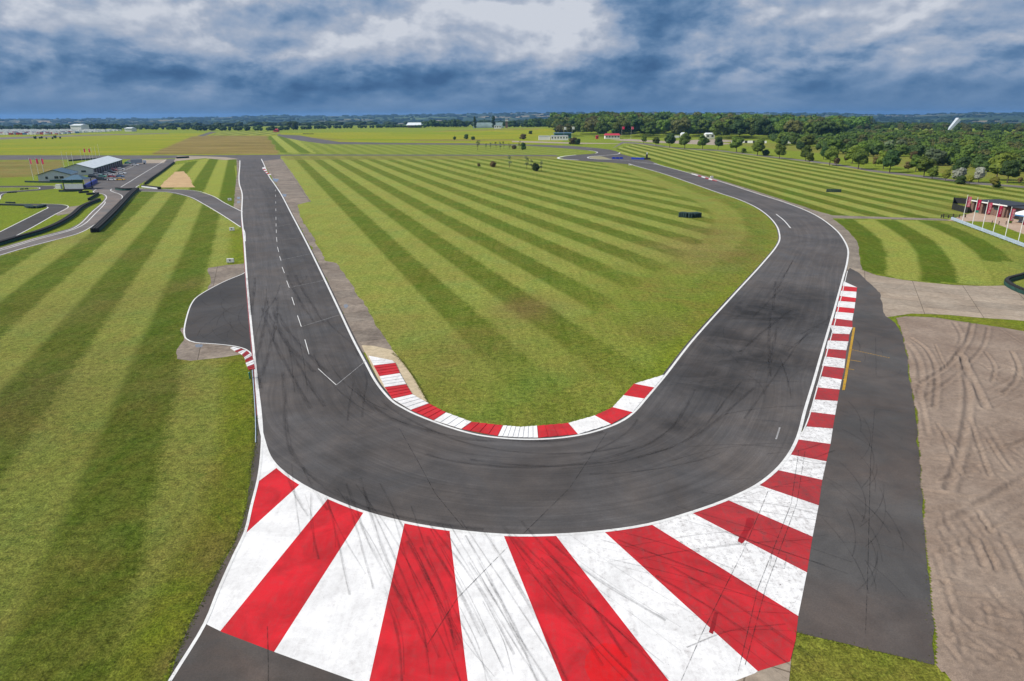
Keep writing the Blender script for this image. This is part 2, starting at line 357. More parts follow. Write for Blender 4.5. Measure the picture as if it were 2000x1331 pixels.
# left field
m = reg([(267, 374), (325, 375), (367, 384), (400, 400), (470, 444), (480, 480), (490, 723), (498, 866), (464, 1046), (350, 1264), (235, 1500), (150, 1700), (-900, 1700), (-900, 700), (0, 499), (100, 471), (180, 442)])
u = u204(gx, gy, 21.3); warp = 1.0*np.sin(gy/40)
amp[m] = 1; lush[m] = .10; dry[m] = .3; phase[m] = ((u+16.2-(gy-80)*.004+warp*.3)/6.35)[m]
idx = np.where(m)[0]; e_ = catmull(PP([(475, 450), (482, 540), (487, 600)]+LEFT_GRASS_EDGE), 3)
de = polydist(gx[idx], gy[idx], e_); vg = np.clip((4.2-de)/2.0, 0, 1); lush[idx] += .75*vg; amp[idx] = amp[idx]*(1-vg)
for q, r_, a_ in [((370, 555), 4, .5), ((60, 780), 9, .45), ((330, 760), 5, .3), ((180, 600), 9, .3), ((420, 1080), 2, .4), ((140, 470), 7, .4), ((345, 1300), 1.5, .8), ((240, 500), 5, .3)]:
    c_ = P(*q); dd = np.hypot(gx[idx]-c_[0], (gy[idx]-c_[1])*.7); brown[idx] = np.maximum(brown[idx], a_*np.exp(-(dd/r_)**2))
amp[idx] *= .80-.28*np.clip((75-gy[idx])/40, 0, 1)
vignette[idx] = .78+.20*np.clip((gy[idx]-55)/110, 0, 1); dry[idx] += .12*np.clip((110-gy[idx])/60, 0, 1)     # near-left darkening is lens vignette painted into the colour; sward also drier nearer
# kart infields: uniform bright grass
for pl in ([(-200, 380), (9, 378), (105, 370), (112, 367), (165, 374), (190, 382), (180, 396), (160, 402), (133, 404), (120, 400), (81, 398), (-200, 396)],
           [(-200, 401), (84, 402), (94, 406), (0, 453), (-200, 520)], [(13, 470), (105, 421), (112, 421), (155, 413), (130, 438), (75, 455), (20, 470)],
           [(-200, 357), (60, 345), (90, 350), (130, 355), (135, 362), (105, 362), (-200, 363)]):
    m = reg(pl); lush[m] = .85; dry[m] = .1; amp[m] = 0; brown[m] = 0
# right-hand mown field
m = reg([(1204, 290), (1240, 280), (1300, 288), (1480, 303), (1620, 318), (1800, 345), (2000, 362), (2300, 395), (2300, 440), (2000, 430), (1750, 426), (1625, 421), (1570, 405), (1486, 377), (1352, 337), (1286, 319), (1212, 299)])
amp[m] = .95; lush[m] = .05; dry[m] = .38; phase[m] = ((gx+.012*gy-104.0+3.0)/5.6)[m]
idx = np.where(m)[0]; de = polydist(gx[idx], gy[idx], OUTER[OUTER[:, 1] > 190][::4]); vg = np.clip((7.5-de)/1.5, 0, 1); lush[idx] += .35*vg; phase2[idx] = .5; bmask[idx] = np.clip((8.2-de)/1.2, 0, 1)
amp[idx] *= 1-.8*np.clip((gx[idx]-128)/20, 0, 1)*np.clip((255-gy[idx])/40, 0, 1)
# curved fan between path and concrete road
m = reg([(1625, 428), (1700, 428.5), (1857, 431), (2000, 484), (2300, 600), (2300, 620), (2000, 572), (1911, 559), (1762, 547), (1681, 527), (1680, 500), (1669, 465)])
fy = np.interp(gy, [110, 127, 149, 165, 181, 201], [61, 73, 85, 92, 97, 102.5]); spc = 6.0+np.clip(200-gy, 0, 90)/75
amp[m] = 1; lush[m] = .22; dry[m] = .3; phase[m] = ((gx-fy)/spc+1.0)[m]
idx = np.where(m)[0]; far_r = gx[idx] > fy[idx]+4*spc[idx]; amp[idx[far_r]] = .35
cut = (gx[idx] > fy[idx]+3*spc[idx]) & (gy[idx] < 139-.15*(gx[idx]-105)); phase2[idx] = 1.5; bmask[idx[cut]] = 1.0; amp[idx[cut]] *= .5
# lawns round the flagpoles, grass beside the sand, bottom wedge
m = reg([(1880, 432), (1925, 431), (2000, 462), (2200, 540), (2200, 560), (2000, 482)]); lush[m] = .9; dry[m] = .1; amp[m] = 0
m = reg([(1750, 618), (1780, 611), (2400, 640), (2400, 690), (1990, 650), (1830, 622)]); lush[m] = .9; dry[m] = .3; amp[m] = 0
m = reg([(1500, 1240), (1553, 1234), (1694, 1268), (1830, 1298), (1900, 1400), (1900, 1700), (1450, 1700)]); lush[m] = .55; dry[m] = .45; amp[m] = 0; brown[m] = .1
# meadow beyond the avenue
m = reg([(1350, 276), (1600, 300), (1900, 350), (2100, 360), (2100, 340), (1640, 292), (1420, 272)]); lush[m] = .4; dry[m] = .5; brown[m] = .2
nA, nR = len(azs), len(rs)
I = np.arange(nA*nR).reshape(nR, nA)
Fq = np.stack([I[:-1, :-1], I[:-1, 1:], I[1:, 1:], I[1:, :-1]], -1).reshape(-1, 4)[:, ::-1]

m_, nt, b, o = newmat('grass')
pos = gpos(nt)
ph = attr(nt, 'phase'); am = attr(nt, 'amp'); dr = attr(nt, 'dry'); lu = attr(nt, 'lush'); br = attr(nt, 'brown'); fa = attr(nt, 'far')
nb = noise(nt, pos, .035, 4, .6); nm = noise(nt, pos, .20, 6, .66, .8); nf = noise(nt, pos, 1.5, 6, .78); nff = noise(nt, pos, 6.0, 4, .8); ng = noise(nt, pos, .075, 6, .68, 1.0)
stre = noise(nt, mapping(nt, pos, (1.1, .05, 1), (0, 0, radians(-20.4))), .8, 5, .65)      # mower streaks along the stripes
def swath(phv):
    wob = math_(nt, 'MULTIPLY_ADD', math_(nt, 'SUBTRACT', nm, .5), .22, phv)
    wob = math_(nt, 'MULTIPLY_ADD', math_(nt, 'SUBTRACT', nf, .5), .22, wob)
    wob = math_(nt, 'MULTIPLY_ADD', math_(nt, 'SUBTRACT', nff, .5), .12, wob)
    return mapr(nt, math_(nt, 'SINE', math_(nt, 'MULTIPLY', wob, pi)), -.38, .38, 1.0, 0.0, True)   # 1 = pale swath
bk = attr(nt, 'bmask'); sq = math_(nt, 'ADD', math_(nt, 'MULTIPLY', swath(ph), math_(nt, 'SUBTRACT', 1.0, bk)), math_(nt, 'MULTIPLY', swath(attr(nt, 'phase2')), bk))
sv = math_(nt, 'MULTIPLY_ADD', math_(nt, 'SUBTRACT', sq, .5), math_(nt, 'MULTIPLY', am, .92), .5)
sv = math_(nt, 'MULTIPLY_ADD', math_(nt, 'SUBTRACT', nm, .5), .8, sv)
sv = math_(nt, 'MULTIPLY_ADD', math_(nt, 'SUBTRACT', stre, .5), .7, sv)
sv = math_(nt, 'MULTIPLY_ADD', math_(nt, 'SUBTRACT', nf, .5), .8, sv, clamp=True)
colr = mixc(nt, sv, (.086, .138, .005), (.300, .335, .068))
colr = mixc(nt, math_(nt, 'MULTIPLY', mapr(nt, noise(nt, pos, .11, 5, .66, .5), .50, .66), .55), colr, mixc(nt, sv, (.070, .148, .007), (.215, .315, .078)))
lusf = math_(nt, 'MULTIPLY', lu, mapr(nt, nm, .25, .6, .55, 1.0), clamp=True)
colr = mixc(nt, lusf, colr, mixc(nt, sv, (.100, .168, .002), (.250, .300, .008)))
dryf = math_(nt, 'MULTIPLY', dr, mapr(nt, math_(nt, 'MULTIPLY_ADD', nm, .35, math_(nt, 'MULTIPLY', ng, .65)), .44, .60, .1, 1.5), clamp=True)
colr = mixc(nt, dryf, colr, mixc(nt, sv, (.118, .100, .006), (.300, .245, .055)))
# fresh green clumps, bare scuffs
colr = mixc(nt, math_(nt, 'MULTIPLY', mapr(nt, noise(nt, pos, .45, 6, .72, .5), .58, .72), .6), colr, (.070, .155, .012))
colr = mixc(nt, math_(nt, 'MULTIPLY', mapr(nt, noise(nt, mapping(nt, pos, (1, 1, 1), (0, 0, 0), (41, 7, 0)), .3, 6, .75, .6), .62, .74), .5), colr, (.23, .165, .06))
fl = mapr(nt, noise(nt, mapping(nt, pos, (.004, .022, 1)), 1.0, 6, .72, .6), .40, .64); colr = mixc(nt, math_(nt, 'MULTIPLY', math_(nt, 'MULTIPLY', fl, lusf), mapr(nt, lu, .9, 1.05)), colr, (.30, .27, .012))
brf = math_(nt, 'MULTIPLY', br, mapr(nt, nm, .3, .6, .55, 1.1), clamp=True)
colr = mixc(nt, brf, colr, mixc(nt, math_(nt, 'MULTIPLY_ADD', noise(nt, mapping(nt, pos, (.012, .05, 1)), 1.0, 6, .75), 2.2, math_(nt, 'MULTIPLY_ADD', nf, .6, -1.0), clamp=True), (.12, .085, .020), (.36, .26, .095)))
# fine grain
colr = mixc(nt, 1.0, colr, mapr(nt, nff, .28, .72, .45, 1.55), 'MULTIPLY')
colr = mixc(nt, 1.0, colr, mapr(nt, nf, .3, .7, .52, 1.48), 'MULTIPLY')
colr = mixc(nt, 1.0, colr, attr(nt, 'vignette'), 'MULTIPLY')  # left-field vignette multiplied into the grass colour
# distant country: woods, hedged fields
vor = nt.nodes.new('ShaderNodeTexVoronoi'); setin(nt, vor, 'Vector', mapping(nt, pos, (1, .55, 1), (0, 0, .3))); setin(nt, vor, 'Scale', 1/430.); vor.inputs['Randomness'].default_value = .9
vs_ = nt.nodes.new('ShaderNodeSeparateColor'); link(nt, vor.outputs['Color'], vs_.inputs[0])
fr = nt.nodes.new('ShaderNodeValToRGB'); fr.color_ramp.interpolation = 'CONSTANT'; link(nt, vs_.outputs[0], fr.inputs[0]); e = fr.color_ramp.elements
e[0].position = 0; e[0].color = (.030, .055, .022, 1); e[1].position = .93; e[1].color = (.34, .26, .15, 1)
for p_, c_ in ((.50, (.045, .085, .028)), (.66, (.10, .15, .04)), (.82, (.20, .17, .07))):
    q = e.new(p_); q.color = (*c_, 1)
wood = mapr(nt, noise(nt, pos, 1/260., 6, .62), .46, .52)
farc = mixc(nt, wood, fr.outputs[0], (.026, .050, .020))
farc = mixc(nt, 1.0, farc, mapr(nt, noise(nt, pos, 1/30., 5, .7), .3, .7, .55, 1.45), 'MULTIPLY')
colr = mixc(nt, fa, colr, farc)
setin(nt, b, 'Base Color', colr); b.inputs['Roughness'].default_value = .95; b.inputs['Specular IOR Level'].default_value = .12
hh = math_(nt, 'ADD', math_(nt, 'MULTIPLY', nff, .5), nf)
setin(nt, b, 'Normal', bump(nt, hh, .8, .4))
M_GRASS = m_
gme = npmesh('ground', np.c_[gx, gy, gz], Fq, M_GRASS, True, dict(phase=phase, amp=amp, dry=dry, lush=lush, brown=brown, far=far, phase2=phase2, bmask=bmask, vignette=vignette))
ground = addobj('ground', gme); tag(ground, kind='structure')

# ------------------------------------------------------------------ hard surface materials
def asphalt(name, base, uvstreak=False, warm=0.0, patch=.25, rub=False):
    m, nt, b, o = newmat(name); pos = gpos(nt)
    n1 = noise(nt, pos, .06, 5, .6, .4); n2 = noise(nt, pos, .5, 6, .65); n3 = noise(nt, pos, 9, 4, .8)
    f = math_(nt, 'MULTIPLY', mapr(nt, n1, .3, .7, 1-patch, 1+patch), mapr(nt, n2, .3, .7, .88, 1.12))
    f = math_(nt, 'MULTIPLY', f, mapr(nt, n3, .3, .7, .80, 1.20))
    if uvstreak:
        uvn = nt.nodes.new('ShaderNodeUVMap'); uvn.uv_map = 'UVMap'; uv = uvn.outputs[0]
        s1 = noise(nt, mapping(nt, uv, (.022, 1.0, 1)), 1.0, 5, .62, .5); s2 = noise(nt, mapping(nt, uv, (.09, 5.0, 1)), 1.0, 4, .7, .4)
        f = math_(nt, 'MULTIPLY', f, mapr(nt, s1, .30, .66, .80, 1.12)); f = math_(nt, 'MULTIPLY', f, mapr(nt, s2, .3, .7, .85, 1.15))
    bl = mapr(nt, noise(nt, mapping(nt, pos, (1, 1, 1), (0, 0, 0), (13, 5, 0)), .11, 6, .7, 1.0), .38, .62, .84, 1.14); f = math_(nt, 'MULTIPLY', f, bl)
    if rub:
        f = math_(nt, 'MULTIPLY', f, math_(nt, 'SUBTRACT', 1.0, math_(nt, 'MULTIPLY', attr(nt, 'rub'), mapr(nt, noise(nt, pos, .16, 6, .7, 1.2), .33, .58, .40, 1.0)), clamp=True))
    c = mixc(nt, mapr(nt, noise(nt, pos, .09, 5, .65, .8), .38, .62), (base*1.03, base*.97, base*(.98-warm*.4)), (base*(1.14+warm), base*1.0, base*(.93-warm*.5)))
    c = mixc(nt, 1.0, c, f, 'MULTIPLY'); setin(nt, b, 'Base Color', c)
    setin(nt, b, 'Roughness', mapr(nt, n2, .3, .7, .72, .9)); b.inputs['Specular IOR Level'].default_value = .35
    setin(nt, b, 'Normal', bump(nt, n3, .35, .02)); return m
A_TRACK = asphalt('asphalt_track', .074, True, .02, .16, True); A_NEW = asphalt('asphalt_new', .044, False, .02, .25)
A_SERV = asphalt('asphalt_service', .062, False, .10, .22); A_PAD = asphalt('asphalt_paddock', .085, False, .02, .2); A_PIT = asphalt('asphalt_pit', .125, False, .12, .2)
A_RUN = asphalt('asphalt_weathered', .060, False, .16, .4)

def concrete(name, ca, cb, joint=None, stains=.5, rot=0.0, size=(6, 3)):
    m, nt, b, o = newmat(name); pos = gpos(nt)
    n1 = noise(nt, pos, .18, 6, .65, .5); n2 = noise(nt, pos, 1.4, 6, .7); n3 = noise(nt, pos, 14, 3, .8)
    c = mixc(nt, mapr(nt, n1, .35, .65), ca, cb); c = mixc(nt, 1.0, c, mapr(nt, n2, .25, .7, 1-stains*.6, 1.15), 'MULTIPLY')
    c = mixc(nt, 1.0, c, mapr(nt, n3, .3, .7, .88, 1.12), 'MULTIPLY')
    if joint:
        bt = nt.nodes.new('ShaderNodeTexBrick'); setin(nt, bt, 'Vector', mapping(nt, pos, (1, 1, 1), (0, 0, rot), joint))
        bt.offset = 0; bt.inputs['Scale'].default_value = 1.0; bt.inputs['Mortar Size'].default_value = .06; bt.inputs['Mortar Smooth'].default_value = .3; bt.inputs['Bias'].default_value = 0
        bt.inputs['Brick Width'].default_value = size[0]; bt.inputs['Row Height'].default_value = size[1]
        bt.inputs['Color1'].default_value = (.82, .82, .80, 1); bt.inputs['Color2'].default_value = (1.08, 1.05, 1.0, 1); bt.inputs['Mortar'].default_value = (.42, .40, .36, 1)
        c = mixc(nt, 1.0, c, bt.outputs[0], 'MULTIPLY')
    setin(nt, b, 'Base Color', c); b.inputs['Roughness'].default_value = .9; setin(nt, b, 'Normal', bump(nt, n2, .3, .03)); return m
C_OLD = concrete('concrete_old', (.175, .142, .118), (.29, .245, .205), (1, 0, 0), .8, radians(-20.4), (9, 5))
C_SLAB = concrete('concrete_slabs', (.28, .225, .175), (.37, .31, .25), (1.0, 1.6, 0), .55, radians(25.7), (8.0, 3.9))
C_FRESH = concrete('concrete_fresh', (.42, .34, .22), (.50, .41, .28)); C_VERGE = concrete('stony_verge', (.17, .14, .11), (.28, .235, .185), None, .8)
C_PATH = concrete('gravel_path', (.26, .21, .16), (.36, .30, .23), None, .4); C_TAN = concrete('tan_gravel', (.40, .26, .13), (.48, .33, .17), None, .3)
C_COURT = concrete('forecourt_paving', (.36, .25, .18), (.42, .31, .23), None, .4)

def paint(name, ca, cb, under=(.07, .06, .06), wear_lo=.60, wear_hi=.70, grime=.30, wearattr=False, fade=.0):
    m, nt, b, o = newmat(name); pos = gpos(nt)
    n1 = noise(nt, pos, .35, 6, .65, .6); n2 = noise(nt, pos, 2.2, 6, .75, .3); n3 = noise(nt, pos, 11, 5, .8); st = noise(nt, mapping(nt, pos, (2.6, .18, 1), (0, 0, .45)), 1.0, 5, .65, .4)
    c = mixc(nt, mapr(nt, n1, .35, .62), ca, cb)
    g_ = math_(nt, 'MULTIPLY', mapr(nt, n2, .40, .70, 0, 1.0), mapr(nt, st, .38, .62, .1, 1.0))
    wr = attr(nt, 'wear') if wearattr else .3
    c = mixc(nt, math_(nt, 'MULTIPLY', g_, math_(nt, 'MULTIPLY_ADD', wr, .42, grime*.8), clamp=True), c, (.13, .09, .085))
    c = mixc(nt, math_(nt, 'MULTIPLY', wr, fade), c, (.10, .045, .045))
    hole = mapr(nt, math_(nt, 'ADD', math_(nt, 'MULTIPLY_ADD', n3, .6, math_(nt, 'MULTIPLY', n2, .4)), math_(nt, 'MULTIPLY', wr, .075)), wear_lo, wear_hi)
    c = mixc(nt, hole, c, under); c = mixc(nt, 1.0, c, mapr(nt, n3, .3, .7, .94, 1.06), 'MULTIPLY')
    setin(nt, b, 'Base Color', c); b.inputs['Roughness'].default_value = .75; b.inputs['Specular IOR Level'].default_value = .3
    setin(nt, b, 'Normal', bump(nt, n3, .2, .015)); return m
W_PAINT = paint('white_paint', (.62, .615, .61), (.76, .755, .75), wearattr=True); R_PAINT = paint('red_paint', (.38, .005, .010), (.58, .009, .018), (.10, .02, .025), wearattr=True, fade=.42)
W_LINE = paint('white_line_paint', (.60, .595, .585), (.70, .70, .685), wear_lo=.66, wear_hi=.78, grime=.2)
W_THIN = paint('worn_white_line', (.20, .20, .20), (.34, .34, .34), wear_lo=.52, wear_hi=.62, grime=.5); Y_PAINT = paint('yellow_paint', (.36, .20, .012), (.46, .27, .02), wear_lo=.56, wear_hi=.64)
RED_LINE = paint('faded_red_line', (.30, .05, .06), (.36, .08, .09), wear_lo=.5, wear_hi=.62)
m_, nt, b, o = newmat('tar_seam'); b.inputs['Base Color'].default_value = (.03, .025, .022, 1); setin(nt, b, 'Alpha', mapr(nt, noise(nt, gpos(nt), 1.6, 5, .7), .38, .58, .05, .8)); CRACK = m_

# ------------------------------------------------------------------ roads and sheets
def S(o, **k): return tag(o, kind='structure')
# old concrete of the airfield
S(sheet('concrete_apron', [(509, 311), (550, 310.5), (575, 345), (607, 394), (581, 400), (587, 425), (612, 465), (637, 510), (657.7, 514.6), (690.7, 564), (727, 621), (760, 672), (766, 690), (712, 690), (690, 660), (600, 470), (545, 372), (517, 322)], .012, C_OLD, jit=.25))
S(sheet('concrete_apron', [(706, 675), (730, 676), (766, 684), (781, 702), (811, 741), (836, 788), (820, 812), (760, 780), (725, 715)], .016, C_FRESH, jit=.06))
S(sheet('concrete_apron', [(405, 524), (440, 518), (478, 515), (481, 533), (435, 556), (402, 572), (412, 553), (408, 538)], .012, C_OLD, jit=.22))
S(sheet('concrete_apron', [(356, 640), (357, 660), (350, 672), (344, 702), (372, 705), (400, 701), (425, 699), (455, 695), (478, 692), (500, 715), (500, 690), (440, 665), (400, 640)], .012, C_OLD, jit=.22, seed=3))
S(sheet('concrete_apron', [(462, 313), (468, 313), (470, 345), (474, 380), (473, 424), (468, 414), (456.5, 405), (459, 370), (463, 340)], .012, C_OLD, jit=.2, seed=4))
S(sheet('concrete_apron', [(130, 405), (160, 401), (184, 393), (178, 402), (150, 415), (112, 422), (112, 416)], .012, C_VERGE, jit=.2, seed=5))
S(sheet('concrete_road', [(1655, 520), (1660, 523), (1682, 526), (1713.6, 538), (1762, 547), (1810, 552.5), (1865, 557), (1911, 559), (1962, 558), (2000, 566), (2150, 590), (2400, 640), (2400, 690), (2200, 655), (2000, 627), (1915.6, 621), (1852, 615.6), (1779, 612.6), (1747, 619), (1720, 622), (1680, 600)], .014, C_SLAB, jit=.12, seed=6))
S(sheet('verge_strip', [(1340, 334), (1352, 337), (1400, 350), (1486, 376.5), (1570, 404), (1600, 414), (1625, 421), (1750, 425), (1835, 427.5), (1862, 430), (1857, 432), (1835, 431), (1700, 427.5), (1625, 427), (1650.5, 446), (1669.4, 465), (1677, 480), (1680.5, 516), (1686, 530), (1640, 560), (1640, 470), (1600, 440), (1486, 390)], .010, C_VERGE, jit=.15, seed=7))
S(sheet('forecourt', [(1850, 431), (1868, 425), (1895, 417), (1905, 414), (1966, 426), (2000, 432), (2200, 450), (2200, 520), (2040, 470), (2000, 458), (1975, 449), (1940, 435), (1900, 432.5), (1870, 433.5)], .013, C_COURT, jit=.1))
# perimeter and far roads
S(sheet('perimeter_road', [(-900, 303), (-300, 303.4), (0, 303.6), (250, 304), (345, 304), (480, 303), (600, 302.2), (900, 302.5), (1085, 303.3), (1095, 306), (1085, 305.6), (900, 304.5), (600, 304.2), (548, 304.6), (548, 311), (512, 315.5), (466, 316), (462, 312), (435, 309), (405, 308), (345, 309.5), (250, 311.2), (150, 312), (0, 312.5), (-300, 313.5), (-900, 316)], .020, A_PAD))
S(sheet('far_road', [(547, 261), (575, 263), (612, 270), (662, 277.5), (760, 279.6), (900, 280.3), (1000, 282.2), (1060, 283.3), (1120, 285.6), (1162, 289.3), (1190, 292.5), (1204, 296), (1180, 300), (1160, 295.5), (1120, 291.5), (1080, 288.6), (1025, 284.8), (900, 283.2), (662, 282.2), (630, 281), (590, 275.5), (560, 270), (540, 264.5)], .022, A_PAD))
S(sheet('far_road', [(385, 266), (397, 266.6), (424, 258.2), (412, 257.5)], .018, A_PAD))
S(sheet('far_road', [(-400, 270), (0, 269), (160, 264), (330, 260), (330, 261.3), (160, 266), (0, 273), (-400, 277)], .018, A_PIT))
# pit road, paddock
S(sheet('paddock', [(338, 311), (346, 311.5), (341, 319), (310, 339), (272, 361), (266, 367), (274, 371), (250, 380), (239, 386), (200, 378), (182, 373), (168, 368), (163, 352), (178, 343), (240, 322), (250, 313)], .020, A_PAD))
S(sheet('pit_exit_road', [(264, 366.5), (275, 368.5), (315, 369.6), (375, 372), (412, 382), (440, 397), (474, 414.5), (480, 448), (470, 444.5), (437.5, 423), (400, 400.5), (367, 384.3), (325, 375.5), (270, 374.3), (255, 378)], .022, A_PAD))
S(sheet('pit_lane', [(184, 370), (222, 371), (241, 384), (233, 396), (208, 421), (180, 443.5), (150, 458.5), (100, 472), (50, 485), (0, 500), (-150, 545), (-400, 640), (-400, 590), (-150, 520), (0, 484), (75, 463), (135, 447), (155, 437), (180, 412), (200, 395), (205, 386), (200, 380), (181, 377)], .024, A_PIT))
S(sheet('gravel_patch', [(270, 311.8), (326, 312), (320, 318.8), (268, 320)], .026, C_PATH))
S(sheet('gravel_trap', [(312, 364), (342, 336), (358.6, 335), (372, 349), (375, 360), (382, 366.2), (315, 366.8)], .016, C_TAN, jit=.25, step=2))
S(sheet('access_track', [(346, 305), (405, 306), (440, 307.5), (466, 311), (440, 313), (400, 309.5), (345, 315), (338, 318)], .021, C_PATH))
S(sheet('kart_track', [(-200, 362), (0, 363.5), (81, 363.3), (103, 363.5), (110, 366), (105, 369.2), (75, 372.6), (30, 376), (9, 378.2), (0, 390), (-40, 396), (-200, 396), (-200, 380), (-20, 376.5), (0, 375), (72, 370), (78, 368), (72, 366.2), (0, 366.5), (-200, 367)], .018, A_NEW, step=3))
S(sheet('kart_track', [(-200, 396), (0, 398), (81, 398.6), (120, 400), (133.5, 404), (105, 420.5), (60, 446), (13.5, 470), (-60, 500), (-200, 540), (-200, 500), (-60, 475), (0, 453.5), (45, 431), (84, 411.5), (94, 406), (84, 402.3), (50, 401), (0, 400.5), (-200, 401)], .019, A_NEW, step=3))
S(sheet('far_service_road', [(1195, 291), (1215, 277), (1260, 280), (1330, 290), (1400, 293), (1480, 303), (1545, 310), (1625, 319), (1700, 332), (1800, 343), (1900, 356), (2000, 364), (2200, 385), (2200, 389), (2000, 367.5), (1900, 360), (1800, 347), (1700, 335.5), (1625, 322), (1545, 312.5), (1480, 305), (1400, 295), (1330, 291.6), (1260, 283), (1220, 279.5)], .015, A_PIT))
S(sheet('gravel_patch', [(1190, 273), (1210, 275), (1290, 279.5), (1400, 284), (1430, 281), (1400, 279), (1440, 276), (1400, 272), (1300, 276), (1230, 272)], .013, C_PATH))
S(sheet('gravel_patch', [(1000, 275.5), (1050, 276.5), (1130, 279), (1240, 281), (1130, 281.5), (1050, 279.5), (1000, 278)], .013, C_PATH))
# asphalt bulge beside the main straight, shoulder strip
S(sheet('asphalt_layby', [(481, 531), (474, 535.5), (435, 551.5), (387, 578), (375, 592), (362.5, 627), (359, 654), (364, 664), (381, 670), (420, 673), (459, 678), (484, 686), (500, 705), (500, 640), (490, 560)], .022, A_NEW, jit=.02))
sh_ = np.vstack([catmull(PP([(488, 700)]+LEFT_GRASS_EDGE), .4), PP([(300, 1700), (420, 1230), (545, 925), (505, 800)])])
S(sheet('asphalt_shoulder', sh_, .016, A_RUN, jit=.05, step=.4, px=False))
S(sheet('runoff_area', [(150, 1700), (332, 1331), (400, 1215), (450, 1150), (1575, 1130), (1556, 1236), (1545, 1290), (1536, 1331), (1480, 1700)], .019, A_RUN))
S(sheet('runoff_area', [(1470, 1306), (1545, 1288), (1540, 1331), (1525, 1600), (1380, 1600), (1420, 1331)], .021, C_SLAB, step=3))
# service road right of the kerb
S(sheet('service_road', [(1660, 524), (1679, 535), (1718, 572), (1728, 617), (1749, 632), (1760, 650), (1772, 698), (1775, 737), (1782, 767), (1790, 818), (1797.5, 930), (1803, 1007), (1811, 1101), (1820.6, 1224), (1824, 1298), (1694, 1269), (1553, 1235), (1560, 1190), (1580, 1060), (1560, 870), (1582, 760), (1612, 650), (1640, 545)], .020, A_SERV, jit=.10, step=.8))

# ---- main track ribbon
def trackmesh():
    a = np.array(PP([p for p, q in OUT_IN])); c = np.array(PP([q for p, q in OUT_IN]))
    # common parameter so both edges stay paired
    def cm(pts, per):
        outp = []
        for i in range(len(pts)-1):
            p0 = pts[i-1] if i else 2*pts[0]-pts[1]; p1, p2 = pts[i], pts[i+1]; p3 = pts[i+2] if i+2 < len(pts) else 2*pts[-1]-pts[-2]
            t0 = 0; t1 = np.linalg.norm(p1-p0)**.5; t2 = t1+np.linalg.norm(p2-p1)**.5; t3 = t2+np.linalg.norm(p3-p2)**.5
            for j in range(per[i]):
                t = t1+(t2-t1)*j/per[i]
                A1 = (t1-t)/(t1-t0)*p0+(t-t0)/(t1-t0)*p1; A2 = (t2-t)/(t2-t1)*p1+(t-t1)/(t2-t1)*p2; A3 = (t3-t)/(t3-t2)*p2+(t-t2)/(t3-t2)*p3
                B1 = (t2-t)/(t2-t0)*A1+(t-t0)/(t2-t0)*A2; B2 = (t3-t)/(t3-t1)*A2+(t-t1)/(t3-t1)*A3
                outp.append((t2-t)/(t2-t1)*B1+(t-t1)/(t2-t1)*B2)
        outp.append(pts[-1]); return np.array(outp)
    per = [max(3, int(max(np.linalg.norm(a[i+1]-a[i]), np.linalg.norm(c[i+1]-c[i]))/1.5)) for i in range(len(a)-1)]
    O_, I_ = cm(a, per), cm(c, per); d = O_-I_; L = np.linalg.norm(d, axis=1, keepdims=True); d = d/L
    O2 = O_+d*.10; I2 = I_-d*.42; K = 14
    V = []; U = []; mid = (O_+I_)/2; s = np.r_[0, np.cumsum(np.linalg.norm(np.diff(mid, axis=0), axis=1))]
    for i in range(len(O2)):
        for k in range(K+1):
            t = k/K; p = I2[i]*(1-t)+O2[i]*t; V.append((p[0], p[1], .030)); U.append((s[i], t*(L[i, 0])))
    n = len(O2); Fq = np.array([[i*(K+1)+k, i*(K+1)+k+1, (i+1)*(K+1)+k+1, (i+1)*(K+1)+k] for i in range(n-1) for k in range(K)])
    V = np.array(V); a_, b_, c_ = V[Fq[:, 0]], V[Fq[:, 1]], V[Fq[:, 2]]; z = np.cross(b_-a_, c_-a_)[:, 2]; Fq[z < 0] = Fq[z < 0][:, ::-1]
    rub = np.zeros(len(V))
    for (q, r1, r2, am_) in [((1500, 610), 10, 11, .85), ((1560, 580), 8, 8, .7), ((1400, 745), 6, 6, .75), ((1330, 830), 4, 4, .6), ((1480, 700), 9, 7, .75), ((1420, 660), 5, 8, .7), ((640, 690), 5, 10, .4), ((860, 960), 12, 5, .3), ((1100, 960), 12, 4, .25), ((700, 880), 2.5, 9, .45), ((1040, 920), 8, 3, .2)]:
        c0 = P(*q); rub = np.maximum(rub, am_*np.exp(-((V[:, 0]-c0[0])/r1)**2-((V[:, 1]-c0[1])/r2)**2))
    tt = np.tile(np.arange(K+1)/K, n); st_ = (V[:, 0] < -8) & (V[:, 1] > 62); rub = np.maximum(rub, np.where(st_ & (tt < .46), .30, 0)*np.clip((330-V[:, 1])/40, 0, 1)); rub = np.maximum(rub, .22*np.exp(-((tt-.45)/.22)**2)*(V[:, 1] < 110))
    me = npmesh('race_track', V, Fq, A_TRACK, attrs=dict(rub=rub), uv=np.array(U)); return me, O_, I_, s
tme, TO, TI, TS = trackmesh()
track = addobj('race_track', tme); tag(track, kind='structure')
